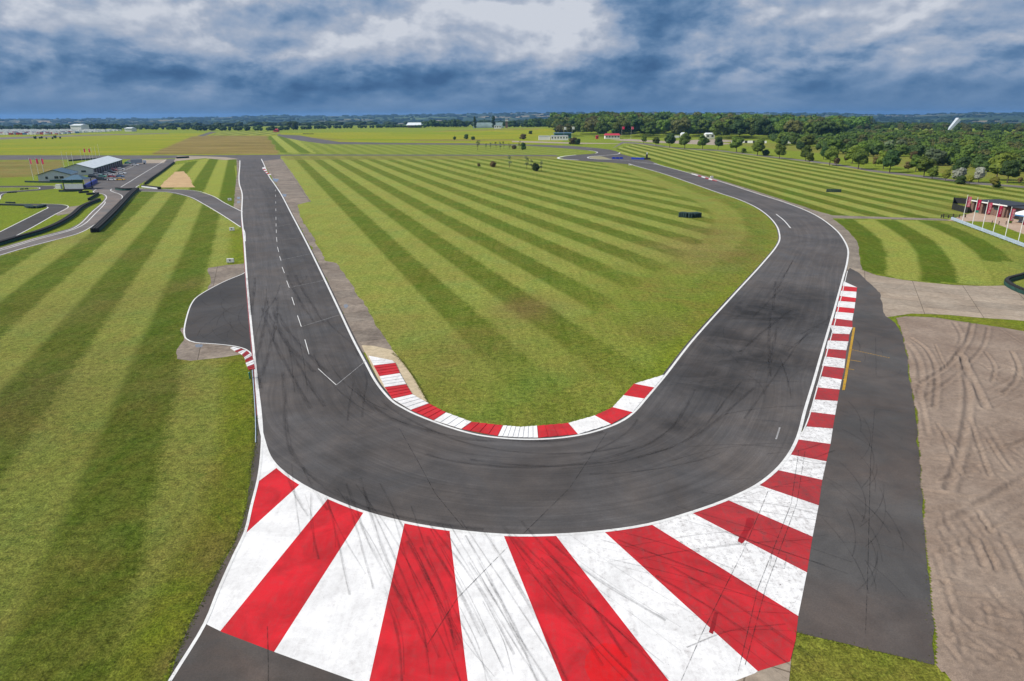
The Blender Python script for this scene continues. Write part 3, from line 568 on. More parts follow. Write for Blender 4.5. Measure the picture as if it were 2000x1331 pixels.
# chicane at the far end
chic = sheet('race_track', [(1268, 313.5), (1286, 321), (1262, 326), (1240, 325), (1232, 321.8), (1195, 318.2), (1135, 314.6), (1104, 312), (1094, 309), (1103, 306.2), (1123, 303), (1150, 301.3), (1163, 299.8), (1166, 298), (1160, 295.8), (1145, 293.5), (1160, 289.8), (1190, 293), (1204, 296), (1210, 298.7), (1213, 301), (1235, 307)], .026, A_TRACK)
tag(chic, kind='structure')
S(sheet('grass_island', [(1150, 308.2), (1156, 306), (1172, 305.2), (1180, 307), (1195, 311.8), (1170, 311.4), (1152, 309.6)], .030, flat('island_grass', (.24, .22, .12), .95, .3, .3)))
S(ribbons('white_line', [catmull(PP(l), 2) for l in ([(1195, 312), (1170, 311.6), (1152, 309.8), (1148, 308), (1156, 305.8), (1173, 304.4), (1200, 302.4), (1209, 300.5), (1210, 298.6)], [(1163, 300), (1167, 298), (1160, 295.6), (1150, 294)], [(1125, 303), (1103, 305.4), (1093, 307.5), (1090, 309), (1096, 311), (1130, 313)])], [.9, .7, 1.6], .036, W_LINE))
S(ribbons('white_line', [catmull(PP([(1180, 310.5), (1234, 315), (1286, 322.3)]), 2)], .35, .037, W_LINE))

# ---- white edge lines of the track
def sub(line, i0, i1): return line[i0:i1]
wid = .26+.0006*TO[:, 1]
S(ribbons('white_line', [TO[:-20]], [wid[:-20]], .040, W_LINE)); S(ribbons('white_line', [TI], [.24+.0006*TI[:, 1]], .040, W_LINE))
# faded red line just outside the left white line
k = (TO[:, 0] < -5) & (TO[:, 1] < 205) & (TO[:, 1] > 62)
S(ribbons('red_line', [TO[k][:-1]-np.array([[.26, 0]])], .12, .0385, RED_LINE))
S(ribbons('white_line', [catmull(PP(RUNOFF_LINE), 1)], .22, .041, W_LINE))
S(ribbons('white_line', [catmull(PP([(481, 531), (474, 535.5), (435, 552), (387, 579), (375, 592.5), (363, 627), (360, 652), (364.6, 663), (381, 669.5), (420, 672.5), (459, 677), (480, 683), (492, 694), (498, 712)]), 1)], .2, .038, W_LINE))
S(ribbons('white_line', [catmull(PP(l), 1.5) for l in ([(474, 414.5), (440, 397.5), (412, 382), (375, 372.3), (315, 369.8), (275, 368.7), (266, 367), (272, 362)], [(470, 444), (437.5, 422.6), (400, 400.2), (367.5, 384), (325, 375.2), (270, 374)], [(475, 447), (478, 455), (479, 472)])], [.3, .3, .25], .038, W_LINE))
S(ribbons('white_line', [catmull(PP(l), 1.2) for l in ([(218, 369.5), (216, 372.5), (222.5, 376), (233, 379.5), (239, 384.5), (232.5, 395), (207.5, 420), (180, 442.5), (150, 457.5), (100, 471), (50, 484), (0, 499), (-150, 543)],
  [(188, 370.5), (182.5, 375.5), (202.5, 380), (208, 386), (200, 397), (180, 414.5), (155, 439), (135, 449.5), (75, 465), (0, 487), (-150, 524)], [(202, 394), (205, 394.5), (184, 420), (160, 441), (132, 452.5), (75, 467.5), (0, 490), (-150, 528)])], .28, .040, W_LINE))
S(ribbons('white_line', [subdiv(PP([(236, 366), (324, 312.5)]), 3, False), subdiv(PP([(222, 342), (262, 325)]), 3, False)], [.3, .2], .036, W_LINE))
S(ribbons('white_line', [catmull(PP(l), 2) for l in ([(0, 366.5), (72, 366.2), (78, 368), (72, 370.2), (0, 375.2)], [(81, 363.3), (104, 363.5), (110, 366), (105, 369)], [(0, 390), (9, 378.3), (30, 376)], [(81, 398.6), (120, 400), (133.5, 404), (105, 420.6), (60, 446.2), (13.5, 470.3)], [(0, 453.5), (45, 431), (84, 411.5), (94, 406), (86, 402.6)])], .3, .032, W_LINE))
# faint white lettering on the pit road reads only as a dashed band
S(ribbons('white_line', [subdiv(PP([(205+3*i, 379.6+.12*i), (206.6+3*i, 379.5+.12*i)]), .3, False) for i in range(7)], .5, .0405, W_THIN))
# start grid: dashes and box lines
dash = [((538, 371), (538, 374)), ((538.3, 381), (538.3, 385)), ((538.6, 394), (538.6, 398)), ((538.7, 408), (538.8, 413)), ((539, 424), (539, 430)), ((539.2, 437), (539.3, 443)), ((539.5, 449), (539.8, 456)), ((540, 464), (541, 473)),
        ((542, 483), (544.5, 493)), ((546, 501), (549, 510)), ((551, 522), (555.5, 534)), ((560, 549), (565, 562.7)), ((570, 581), (575, 597)), ((581, 617), (588.6, 639)), ((595.5, 664), (603.6, 693)), ((621.6, 721), (639, 737)), ((639, 737), (657, 753))]
S(ribbons('grid_marking', [subdiv(PP(d), .8, False) for d in dash], [.10]*15+[.08]*2, .0405, W_LINE))
trv = [((541, 416), (567, 413)), ((541, 443), (577, 437)), ((544, 470), (588, 465)), ((549, 509), (605, 496.5)), ((565, 562.7), (634, 548)), ((588.6, 639), (666, 615)), ((657, 753), (713, 707)), ((474, 342.2), (518, 340.3))]
S(ribbons('grid_marking', [subdiv(PP(d), .8, False) for d in trv], .11, .043, W_THIN))
S(ribbons('white_line', [catmull(PP([(1516, 419), (1531, 431), (1544, 446)]), 1)], .3, .0405, W_LINE)); S(ribbons('white_line', [subdiv(PP([(1523, 836), (1515.6, 859)]), .5, False)], .16, .0405, W_THIN))

# ---- striped paint of the hairpin run-off
FAN = [((500, 856), (500, 856)), ((545, 911), (505, 941)), ((592, 941), (478.8, 1043.8)), ((647, 967), (430, 1234)), ((715, 994), (535, 1275)), ((792, 1014), (706, 1400)), ((877, 1028), (922, 1400)), ((980, 1037), (1125, 1400)), ((1078, 1037), (1360, 1400)),
       ((1171, 1031), (1480, 1312)), ((1261, 1018), (1559, 1204)), ((1339, 996), (1576, 1119)), ((1409, 972), (1587, 1049)), ((1467, 943), (1599, 988)), ((1506, 916), (1606, 938)), ((1540, 888), (1614, 902)), ((1552, 858), (1622, 868))]
K2 = [((1575.7, 833.8), (1626.5, 838)), ((1581, 805), (1631, 811)), ((1590, 781), (1636, 784)), ((1594, 757), (1640, 761.6)), ((1605, 736), (1644, 742)), ((1605.5, 715), (1649, 720)), ((1611, 697), (1651, 702)), ((1613.6, 681.7), (1653, 684.8)),
      ((1617, 665.8), (1657, 667.6)), ((1627, 652), (1659, 653.4)), ((1621, 636), (1665, 640)), ((1629.8, 622.5), (1664.6, 626.8)), ((1632.8, 609.6), (1667, 612.6)), ((1635.2, 599.7), (1668.9, 603)), ((1638, 588.5), (1670.4, 591)), ((1640.3, 578.7), (1671.9, 582.6)), ((1642.7, 568.5), (1672.8, 570.6)), ((1645.7, 559), (1674, 562)), ((1648, 550), (1650, 551))]
def paintstrips():
    V, Fc, Mi, Wr = [], [], [], []
    def poly(pts, mi, wr, z=.026):
        w_ = [np.array(p) for p in pts]
        # fill a 4-sided strip as a fine grid so wear can vary
        a, b_, c, d = w_[:4]; nu, nv = 10, 3; o0 = len(V)
        for i in range(nu+1):
            for j in range(nv+1):
                s_, t_ = i/nu, j/nv; p = (a*(1-t_)+b_*t_)*(1-s_)+(d*(1-t_)+c*t_)*s_
                V.append((p[0], p[1], z)); Wr.append(wr)
        for i in range(nu):
            for j in range(nv):
                q = [o0+i*(nv+1)+j, o0+i*(nv+1)+j+1, o0+(i+1)*(nv+1)+j+1, o0+(i+1)*(nv+1)+j]
                Fc.append(q); Mi.append(mi)
    L = FAN+K2; last = len(L)-1
    for i in range(len(L)-1):
        mi = 0 if i % 2 == 0 else 1
        (a, d), (b_, c) = L[i], L[i+1]
        wr = 0.0 if i < 4 else .1 if i < 8 else .35 if i < 10 else .75 if i < 13 else .95 if i < 28 else .25
        if i == 0:
            Wp = PP([(512, 850), (545, 911), (505, 941), (509, 900)])
            poly([Wp[0], Wp[1], Wp[2], Wp[0]], mi, wr); continue
        pts = PP([a, b_, c, d])
        if i == 2: # bulging outer side
            poly(pts, mi, wr); Wp = PP([(478.8, 1043.8), (430, 1234), (401, 1219), (446, 1112)]); poly([Wp[0], Wp[1], Wp[2], Wp[3]], mi, wr)
            continue
        poly(pts, mi, wr)
        if i == 9:
            Wp = PP([(1559, 1204), (1480, 1312), (1543, 1293), (1554, 1250)]); poly(Wp, mi, wr)
    V_ = np.array(V); Fq = np.array(Fc); a_, b2, c_ = V_[Fq[:, 0]], V_[Fq[:, 1]], V_[Fq[:, 2]]; z = np.cross(b2-a_, c_-a_)[:, 2]
    bad = z < 0; Fq[bad] = Fq[bad][:, ::-1]
    return addobj('painted_runoff', npmesh('painted_runoff', V_, Fq, [W_PAINT, R_PAINT], attrs=dict(wear=Wr), midx=Mi))
S(paintstrips())
# lower end of the paint is cut off by bare asphalt (sheet on top follows the painted edge)
S(sheet('runoff_area', [(396, 1222), (402, 1220), (434, 1235.5), (540, 1276), (620, 1305), (700, 1334), (800, 1362), (930, 1395), (1380, 1395), (1400, 1700), (150, 1700), (332, 1331)], .0295, A_RUN, step=2))
S(sheet('runoff_area', [(1300, 1700), (1330, 1420), (1400, 1345), (1482, 1313), (1545, 1293), (1541, 1331), (1525, 1700)], .0290, C_SLAB, step=2))
# second thin line along the right-hand kerb, dark gutter, yellow sausage strip
S(ribbons('white_line', [catmull(PP([(1655, 530), (1648, 560), (1632, 625), (1612, 700), (1594, 765), (1580, 815), (1566, 850)]), 1)], .12, .0415, W_LINE))
S(sheet('yellow_kerb', [(1666, 640), (1670.5, 641), (1650, 763), (1644.5, 763)], .05, Y_PAINT))
S(ribbons('yellow_line', [subdiv(PP([(1659+5*i, 682.5+1.1*i), (1662.5+5*i, 683.3+1.1*i)]), .3, False) for i in range(16)]+[subdiv(PP(q), .5, False) for q in (((1655, 703), (1681, 707)), ((1650, 720), (1668, 723)), ((1646, 742), (1654, 743)))], .14, .024, Y_PAINT))
R_DARK = paint('dark_red_paint', (.22, .004, .008), (.30, .006, .012), wear_lo=.66, wear_hi=.76, grime=.1)
R_FRESH = paint('fresh_red_paint', (.48, .002, .004), (.60, .004, .008), wear_lo=.66, wear_hi=.76, grime=.1)
S(sheet('fresh_paint', [(1140, 1300), (1150, 1272), (1172, 1258), (1205, 1262), (1228, 1275), (1236, 1300), (1222, 1326), (1190, 1345), (1155, 1335)], .0272, R_FRESH, smooth_curve=True, jit=.10, step=.3))
S(sheet('fresh_paint', [(1462, 1012), (1472, 1014), (1462, 1040), (1449, 1062), (1442, 1058), (1452, 1036)], .0272, R_DARK, smooth_curve=True, jit=.04, step=.3))
S(sheet('fresh_paint', [(1396, 1196), (1402, 1198), (1392, 1240), (1384, 1236)], .0272, R_DARK, jit=.03, step=.3))
# joints on run-off
S(ribbons('surface_joint', [subdiv(PP(q), .6, False) for q in (((991, 1070), (893, 1170), (835, 1260)), ((1185, 846), (1112, 955), (1022, 1044)), ((780, 838), (815, 900), (850, 965), (905, 1032)))], .045, .047, CRACK))
S(ribbons('surface_joint', [subdiv(PP(q), .6, False) for q in (((1500, 960), (1488, 990), (1450, 1080), (1370, 1240), (1330, 1331)), ((1560, 880), (1545, 985), (1480, 1150), (1440, 1320)), ((1572, 882), (1556, 985), (1495, 1150), (1455, 1300)), ((522, 1225), (524, 1300), (524, 1400)), ((1508, 1080), (1503, 1106), (1532, 1112), (1536, 1086), (1508, 1080)), ((1710, 660), (1711, 735)), ((1708, 800), (1700, 900), (1695, 1100), (1690, 1240)))], [.035]*7, .0475, CRACK))

# ---- tyre marks
m_, nt, b, o = newmat('tyre_rubber_mark'); uvn = nt.nodes.new('ShaderNodeUVMap'); uvn.uv_map = 'UVMap'
us = nt.nodes.new('ShaderNodeSeparateXYZ'); link(nt, uvn.outputs[0], us.inputs[0])
edge = math_(nt, 'MULTIPLY', math_(nt, 'MULTIPLY', us.outputs[1], math_(nt, 'SUBTRACT', 1.0, us.outputs[1])), 4.0)
nn = noise(nt, mapping(nt, uvn.outputs[0], (.25, 2.2, 1)), 1.0, 5, .7); pn = noise(nt, gpos(nt), 5.0, 4, .75)
al = math_(nt, 'MULTIPLY', math_(nt, 'MULTIPLY', edge, mapr(nt, nn, .38, .68)), mapr(nt, pn, .3, .6, .35, 1.0))
al = math_(nt, 'MULTIPLY', al, .55)
b.inputs['Base Color'].default_value = (.018, .016, .017, 1); b.inputs['Roughness'].default_value = .8; setin(nt, b, 'Alpha', al)
M_SKID = m_
def trk(s, t):  # t 0 inner .. 1 outer, s metres
    i = np.clip(np.searchsorted(TS, s), 1, len(TS)-1); f = (s-TS[i-1])/(TS[i]-TS[i-1])
    a = TI[i-1]*(1-f)[:, None]+TI[i]*f[:, None]; c = TO[i-1]*(1-f)[:, None]+TO[i]*f[:, None]
    return a*(1-t)[:, None]+c*t[:, None]
r = random.Random(5); paths = []; wds = []
def s_at(px, py):
    c = np.array(P(px, py)); return TS[np.argmin(np.linalg.norm((TO+TI)/2-c, axis=1))]
sA, sB, sC, sD, sE = s_at(600, 600), s_at(640, 800), s_at(1040, 950), s_at(1420, 850), s_at(1570, 560)
for i in range(17):     # braking and turning in
    s0 = r.uniform(sA-25, sC-5); Ln = r.uniform(12, 45); n = 24; s = np.linspace(s0, s0+Ln, n); t0 = r.uniform(.05, .95); t = np.clip(t0+r.uniform(-.35, .35)*np.linspace(0, 1, n)**1.6, .03, .97)
    p = trk(s, t); paths.append(p); wds.append(r.uniform(.2, .75))
    if r.random() < .5: paths.append(trk(s, np.clip(t+.11, .03, .99))); wds.append(wds[-1])
for i in range(44):     # messy arcs before the kink on the right
    c = np.array(P(r.gauss(1480, 75), r.gauss(660, 75))); R0 = r.uniform(5, 30); a0 = r.uniform(.3, 2.2); an = r.uniform(.4, 1.4)*r.choice((-1, 1))
    th = np.linspace(a0, a0+an, 22); p = c+np.c_[np.cos(th), np.sin(th)]*R0-np.array([cos(a0+an/2), sin(a0+an/2)])*R0
    inside = pip(p[:, 0], p[:, 1], [tuple(q) for q in np.vstack([TO[::4], TI[::4][::-1]])])
    if inside.sum() > 12: paths.append(p[inside] if inside.all() else p[np.where(inside)[0][0]:np.where(inside)[0][0]+int(inside.sum())]); wds.append(r.uniform(.07, .2))
for i in range(14):
    s0 = r.uniform(sC, sE); n = 24; s = np.linspace(s0, s0+r.uniform(12, 35), n); t0 = r.uniform(.1, .9); paths.append(trk(s, np.clip(t0+r.uniform(-.3, .3)*np.linspace(0, 1, n), .03, .97))); wds.append(r.uniform(.2, .6))
o_ = ribbons('tyre_mark', paths, wds, .0455, M_SKID, track); tag(o_, kind='stuff')
# marks on the painted run-off
paths, wds = [], []
for a, b2 in [((690, 975), (770, 1150)), ((700, 960), (825, 1210)), ((770, 1010), (880, 1260)), ((850, 1050), (980, 1290)), ((870, 1060), (1010, 1270)), ((600, 960), (630, 1080)), ((640, 985), (690, 1120)), ((560, 925), (590, 1010)), ((1020, 1080), (1230, 1260)),
              ((1000, 1060), (1180, 1290)), ((1080, 1060), (1290, 1200)), ((1200, 1060), (1420, 1130)), ((1220, 1100), (1480, 1170)), ((930, 1100), (1060, 1331)), ((820, 1100), (900, 1250)), ((1260, 1090), (1560, 1060)), ((1360, 1020), (1580, 1090)), ((1380, 1250), (1520, 1230)),
              ((1050, 1130), (1240, 1331)), ((740, 1180), (790, 1320)), ((900, 1200), (960, 1320)), ((1290, 1150), (1500, 1290)), ((1420, 990), (1590, 1010)), ((1450, 960), (1600, 950)), ((1540, 905), (1612, 895))]:
    for rep in range(2):
        j = lambda q: (q[0]+r.uniform(-18, 18), q[1]+r.uniform(-12, 12)); A, B = np.array(P(*j(a))), np.array(P(*j(b2))); m = (A+B)/2+np.array([r.uniform(-.5, .5), r.uniform(-.5, .5)])
        A2_ = A+(A-B)*r.uniform(0, .25); paths.append(catmull([A2_, m, B+(B-A)*r.uniform(0, .25)], .8)); wds.append(r.choice((.08, .14, .22, .34)))
        if rep == 0: dd_ = (B-A)/np.linalg.norm(B-A); paths.append(paths[-1]+np.array([-dd_[1], dd_[0]])*1.55); wds.append(wds[-1])
o_ = ribbons('tyre_mark', paths, wds, .0455, M_SKID, bpy.data.objects['painted_runoff']); tag(o_, kind='stuff')
paths, wds = [], []
for i in range(46):
    c = np.array(P(r.uniform(1650, 1760), r.uniform(660, 1150))); R0 = r.uniform(5, 22); a0 = r.uniform(-1.0, 1.2); an = r.uniform(.3, .8); th = np.linspace(a0, a0+an, 18)
    p = c+np.c_[np.cos(th), np.sin(th)]*R0-np.array([cos(a0+an/2), sin(a0+an/2)])*R0
    ins = pip(p[:, 0], p[:, 1], PP([(1655, 640), (1715, 600), (1755, 660), (1785, 830), (1805, 1130), (1815, 1270), (1565, 1220), (1600, 1000)]))
    if ins.all(): paths.append(p); wds.append(r.uniform(.06, .17))
S_ = bpy.data.objects['service_road']; o_ = ribbons('tyre_mark', paths, wds, .0235, M_SKID, S_); tag(o_, kind='stuff')
paths, wds = [], []
for i in range(22):
    c = np.array(P(r.uniform(385, 475), r.uniform(560, 670))); R0 = r.uniform(10, 26); a0 = r.uniform(2.2, 3.6); th = np.linspace(a0, a0+.6, 18); p = c+np.c_[np.cos(th), np.sin(th)]*R0-np.array([cos(a0+.3), sin(a0+.3)])*R0
    ins = pip(p[:, 0], p[:, 1], PP([(478, 540), (435, 556), (378, 596), (366, 650), (400, 668), (480, 680), (492, 690), (488, 600)]))
    if ins.sum() > 8: paths.append(p[ins]); wds.append(r.uniform(.08, .25))
if paths: o_ = ribbons('tyre_mark', paths, wds, .0245, M_SKID, bpy.data.objects['asphalt_layby']); tag(o_, kind='stuff')

# ---- raised kerbs
def kerb(name, pairs, h_in, h_out, first=0, z0=.03, ribs=4, wear=.3):
    V, Fc, Mi, Wr = [], [], [], []
    for i in range(len(pairs)-1):
        (a, d), (b2, c) = [tuple(map(np.array, PP(q))) for q in pairs[i:i+2]]
        for k in range(ribs):
            t0, t1 = k/ribs, (k+1)/ribs
            i0, i1 = a*(1-t0)+b2*t0, a*(1-t1)+b2*t1; o0, o1 = d*(1-t0)+c*t0, d*(1-t1)+c*t1
            o_ = len(V); lift = .05
            for p, z in ((i0, z0+h_in), (i1, z0+h_in+lift), (o1, z0+h_out+lift), (o0, z0+h_out), (i0, 0), (i1, 0), (o1, 0), (o0, 0)): V.append((p[0], p[1], z)); Wr.append(wear)
            for f in ((0, 1, 2, 3), (0, 4, 5, 1), (1, 5, 6, 2), (2, 6, 7, 3), (3, 7, 4, 0)): Fc.append([o_+q for q in f]); Mi.append((i+first) % 2)
    V_ = np.array(V); Fq = np.array(Fc); a_, b3, c_ = V_[Fq[:, 0]], V_[Fq[:, 1]], V_[Fq[:, 2]]; z = np.cross(b3-a_, c_-a_)[:, 2]
    if np.mean(z) < 0: Fq = Fq[:, ::-1]
    return S(addobj(name, npmesh(name, V_, Fq, [W_PAINT, R_PAINT], attrs=dict(wear=Wr), midx=Mi)))
z7 = lambda L: [tuple((700+a/3.327, 600+b/3.327) for a, b in q) for q in L]
kerb('kerb', z7([((66, 318), (218, 350)), ((100, 383), (240, 368)), ((138, 452), (270, 434)), ((172, 524), (310, 507)), ((222, 598), (350, 572)), ((342, 672), (457, 632)), ((490, 738), (568, 690)), ((670, 795), (735, 752)), ((905, 840), (938, 775)),
   ((1035, 849), (1050, 785)), ((1167, 852), (1160, 778)), ((1425, 830), (1362, 760)), ((1640, 765), (1535, 712)), ((1780, 688), (1650, 658)), ((1855, 600), (1722, 580)), ((1920, 527), (1790, 505)), ((1988, 446), (1978, 448))])[:10], .012, .06)
kerb('kerb', z7([((1035, 849), (1050, 785)), ((1167, 852), (1160, 778)), ((1425, 830), (1362, 760)), ((1640, 765), (1535, 712)), ((1780, 688), (1650, 658)), ((1855, 600), (1722, 580)), ((1920, 527), (1790, 505)), ((1988, 446), (1978, 448))]), .012, .06)
kerb('kerb', [((455, 678), (450, 681)), ((470, 682), (459, 687)), ((476, 684), (465, 689)), ((482, 686), (473, 694)), ((488, 691), (477, 699)), ((492, 696), (479, 704)), ((495, 703), (480, 710)), ((496.5, 712), (483, 718)), ((498, 722), (486, 724))], .01, .05, wear=.9, ribs=2)
kerb('kerb', [((517, 327), (512, 328)), ((518, 330), (513, 331)), ((519.5, 332), (514.5, 333)), ((521, 334), (517, 335)), ((522, 336), (518.5, 337)), ((523, 338), (520, 339)), ((528, 340), (522, 341)), ((530, 342), (523, 342.5))][::1], .01, .03, wear=.9, ribs=1)
kerb('kerb', [((1350, 340.5), (1352, 339.6)), ((1362, 344), (1364, 343)), ((1369, 346), (1371, 345)), ((1376, 348.4), (1378, 347.2)), ((1383, 350.6), (1385, 349)), ((1390, 352.6), (1392, 351)), ((1400, 355), (1401, 354))], .01, .04, wear=.9, ribs=1)

# ---- sand with tyre ruts
def sandtrap():
    poly = PP([(1749, 622), (1765, 618), (1790, 619), (1830, 621), (1900, 632), (2000, 647), (2200, 680), (2600, 760), (2600, 1700), (1930, 1700), (1890, 1380), (1850, 1325), (1824, 1300), (1822, 1250), (1818, 1200), (1811, 1120), (1802, 1010), (1797, 930), (1789, 818), (1781, 767), (1774, 737), (1771, 698), (1759, 650)])
    st = .15; X = np.arange(19, 79, st); Y = np.arange(17, 101, st); GX, GY = np.meshgrid(X, Y); x, y = GX.ravel(), GY.ravel()
    ed = jitter(subdiv(poly, .6, True), .12, 5); inn = pip(x, y, [tuple(q) for q in ed]); de = polydist(x, y, np.vstack([ed, ed[:1]]))
    h = .05*fbm(x, y, .7, 9)+.016*fbm(x, y, 6.0, 10)+.02*RNG.random(len(x))
    R = random.Random(3)
    z8 = lambda L: [(1700+a/5.547, 560+b/5.547) for a, b in L]
    ruts = [z8([(380, 610), (480, 740), (530, 880), (540, 1060), (500, 1250)]), z8([(440, 570), (570, 660), (680, 830), (710, 1000), (690, 1331)]), z8([(700, 640), (760, 780), (820, 900)]), z8([(1100, 400), (1060, 560), (980, 700), (840, 870), (560, 1060)]),
            z8([(1270, 460), (1220, 650), (1080, 830), (820, 1060), (560, 1230)]), z8([(960, 740), (1060, 950), (1150, 1130), (1240, 1331)]), z8([(900, 400), (980, 560), (900, 800)]), z8([(1240, 720), (1340, 880), (1310, 1050)]), z8([(1530, 720), (1600, 900), (1560, 1050), (1440, 1170)]),
            z8([(1400, 470), (1664, 640)]), z8([(520, 1090), (640, 1050)]), z8([(1330, 1331), (1664, 1190)]), z8([(1230, 1280), (1664, 1090)]),
            [(1800, 960), (1900, 975), (2000, 940)], [(1810, 1000), (1900, 990), (2000, 950), (2100, 900)], [(1812, 1040), (1880, 1010), (1960, 960), (2060, 900)], [(1815, 1090), (1900, 1060), (2000, 990)], [(1830, 1060), (1920, 1040), (2020, 1000)],
            [(1835, 1035), (1860, 1080)], [(1850, 1025), (1880, 1070)], [(1875, 1010), (1905, 1050)], [(1920, 1060), (1945, 1120)], [(1900, 1060), (1920, 1110)], [(1860, 1090), (1868, 1125)], [(1820, 1130), (1900, 1135), (2000, 1130)], [(1830, 1160), (1940, 1170), (2050, 1150)],
            [(1900, 1230), (1980, 1270), (2060, 1331)], [(1880, 1260), (1980, 1300)], [(1820, 870), (1900, 865), (2000, 870)], [(1830, 890), (1920, 885), (2010, 860)], [(1820, 840), (1900, 845), (1990, 820)], [(1880, 700), (1890, 780), (1880, 860), (1850, 960)]]
    for k in range(130):
        a = (R.uniform(1790, 2080), R.uniform(700, 1300)); ang = R.choice((R.uniform(-.5, .1), R.uniform(.5, 1.4), R.uniform(-.3, .3))); L = R.uniform(30, 130)
        ruts.append([a, (a[0]+cos(ang)*L*.5, a[1]+sin(ang)*L*.5+R.uniform(-6, 6)), (a[0]+cos(ang)*L, a[1]+sin(ang)*L)])
    for q in ruts:
        c = catmull(PP(q), .8); lo = c.min(0)-1.5; hi = c.max(0)+1.5; mk = np.where((x > lo[0]) & (x < hi[0]) & (y > lo[1]) & (y < hi[1]))[0]
        if not len(mk): continue
        d = polydist(x[mk], y[mk], c); big = q is ruts[0] or len(q) > 3; wv = R.uniform(.17, .26) if big else R.uniform(.10, .2); dp = R.uniform(.09, .16) if big else R.uniform(.035, .10)
        h[mk] += -dp*np.exp(-(d/wv)**2)+dp*.75*np.exp(-((d-wv*2.1)/(wv*.8))**2)
    z = np.maximum(.028, .14+h)*np.clip(de/.9, 0, 1)**.6; z = np.maximum(z, .0265)
    idm = -np.ones(len(x), int); ny, nx = GX.shape; Fq = []
    inn2 = inn.reshape(ny, nx); c_ = inn2[:-1, :-1] & inn2[:-1, 1:] & inn2[1:, 1:] & inn2[1:, :-1]
    I = np.arange(len(x)).reshape(ny, nx); Q = np.stack([I[:-1, :-1], I[:-1, 1:], I[1:, 1:], I[1:, :-1]], -1)[c_]
    used = np.unique(Q); idm[used] = np.arange(len(used)); m, nt, b, o = newmat('sand'); pos = gpos(nt)
    n1 = noise(nt, pos, .15, 5, .6); n2 = noise(nt, pos, 2.0, 6, .75); n3 = noise(nt, pos, 14, 4, .8)
    c = mixc(nt, mapr(nt, n1, .35, .65), (.195, .142, .108), (.270, .208, .162)); c = mixc(nt, 1.0, c, mapr(nt, n2, .3, .7, .76, 1.2), 'MULTIPLY'); c = mixc(nt, 1.0, c, mapr(nt, n3, .3, .7, .72, 1.28), 'MULTIPLY')
    setin(nt, b, 'Base Color', c); b.inputs['Roughness'].default_value = .95; setin(nt, b, 'Normal', bump(nt, math_(nt, 'ADD', n2, math_(nt, 'MULTIPLY', n3, .4)), .7, .10))
    return addobj('sand_trap', npmesh('sand_trap', np.c_[x, y, z][used], idm[Q], m, True))
S(sandtrap())
# pale puddles
M_PUD = flat('puddle_water', (.17, .18, .20), .08, .05, spec=.6)
S(sheet('puddle', [(380, 674), (388, 672.6), (397, 674), (394, 678.5), (383, 679)], .0165, M_PUD)); S(sheet('puddle', [(671, 596), (677, 594.5), (681, 598), (676, 603), (672, 601)], .0165, M_PUD))
for q in ([(532, 349), (545, 350), (541, 356), (534, 354)], [(551, 379), (560, 380), (558, 385), (553, 384)], [(463, 385), (469, 385), (469, 389), (463, 389)], [(463, 393), (470, 393), (469, 397), (463, 398)]): S(sheet('puddle', q, .0165, M_PUD))
# ================================================================== plants
def foliage(name, ca, cb, rnd=.35, sat=0.0):
    m, nt, b, o = newmat(name); oi = nt.nodes.new('ShaderNodeObjectInfo'); tcn = nt.nodes.new('ShaderNodeTexCoord')
    n = noise(nt, tcn.outputs['Object'], 5.0, 3, .6); n2 = noise(nt, gpos(nt), .05, 3, .6)
    c = mixc(nt, mapr(nt, n, .35, .65), ca, cb)
    c = mixc(nt, 1.0, c, math_(nt, 'MULTIPLY', math_(nt, 'MULTIPLY_ADD', oi.outputs['Random'], rnd*2, 1-rnd), mapr(nt, n2, .3, .7, .8, 1.2)), 'MULTIPLY')
    hs = nt.nodes.new('ShaderNodeHueSaturation'); setin(nt, hs, 'Hue', math_(nt, 'MULTIPLY_ADD', math_(nt, 'FRACT', math_(nt, 'MULTIPLY', oi.outputs['Random'], 7.31)), .036, .482)); setin(nt, hs, 'Color', c)
    setin(nt, b, 'Base Color', hs.outputs[0]); b.inputs['Roughness'].default_value = .7; b.inputs['Specular IOR Level'].default_value = .25
    tr = nt.nodes.new('ShaderNodeBsdfTranslucent'); link(nt, hs.outputs[0], tr.inputs[0]); mx = nt.nodes.new('ShaderNodeMixShader'); mx.inputs[0].default_value = .22
    link(nt, b.outputs[0], mx.inputs[1]); link(nt, tr.outputs[0], mx.inputs[2]); link(nt, mx.outputs[0], o.inputs[0]); return m
FG = foliage('leaves_green', (.060, .100, .011), (.125, .175, .022)); FD = foliage('leaves_dark', (.028, .062, .014), (.058, .105, .022)); FO = foliage('leaves_olive', (.075, .085, .022), (.13, .125, .035))
FR = foliage('leaves_rust', (.080, .062, .022), (.135, .098, .032)); FY = foliage('leaves_yellow', (.14, .16, .015), (.21, .21, .03)); FW = foliage('leaves_silver', (.20, .22, .17), (.34, .35, .29), .15); FP = foliage('leaves_pale', (.10, .145, .07), (.16, .20, .10))
BARK = flat('bark', (.085, .065, .05), .9, .3, 4, obj=True)

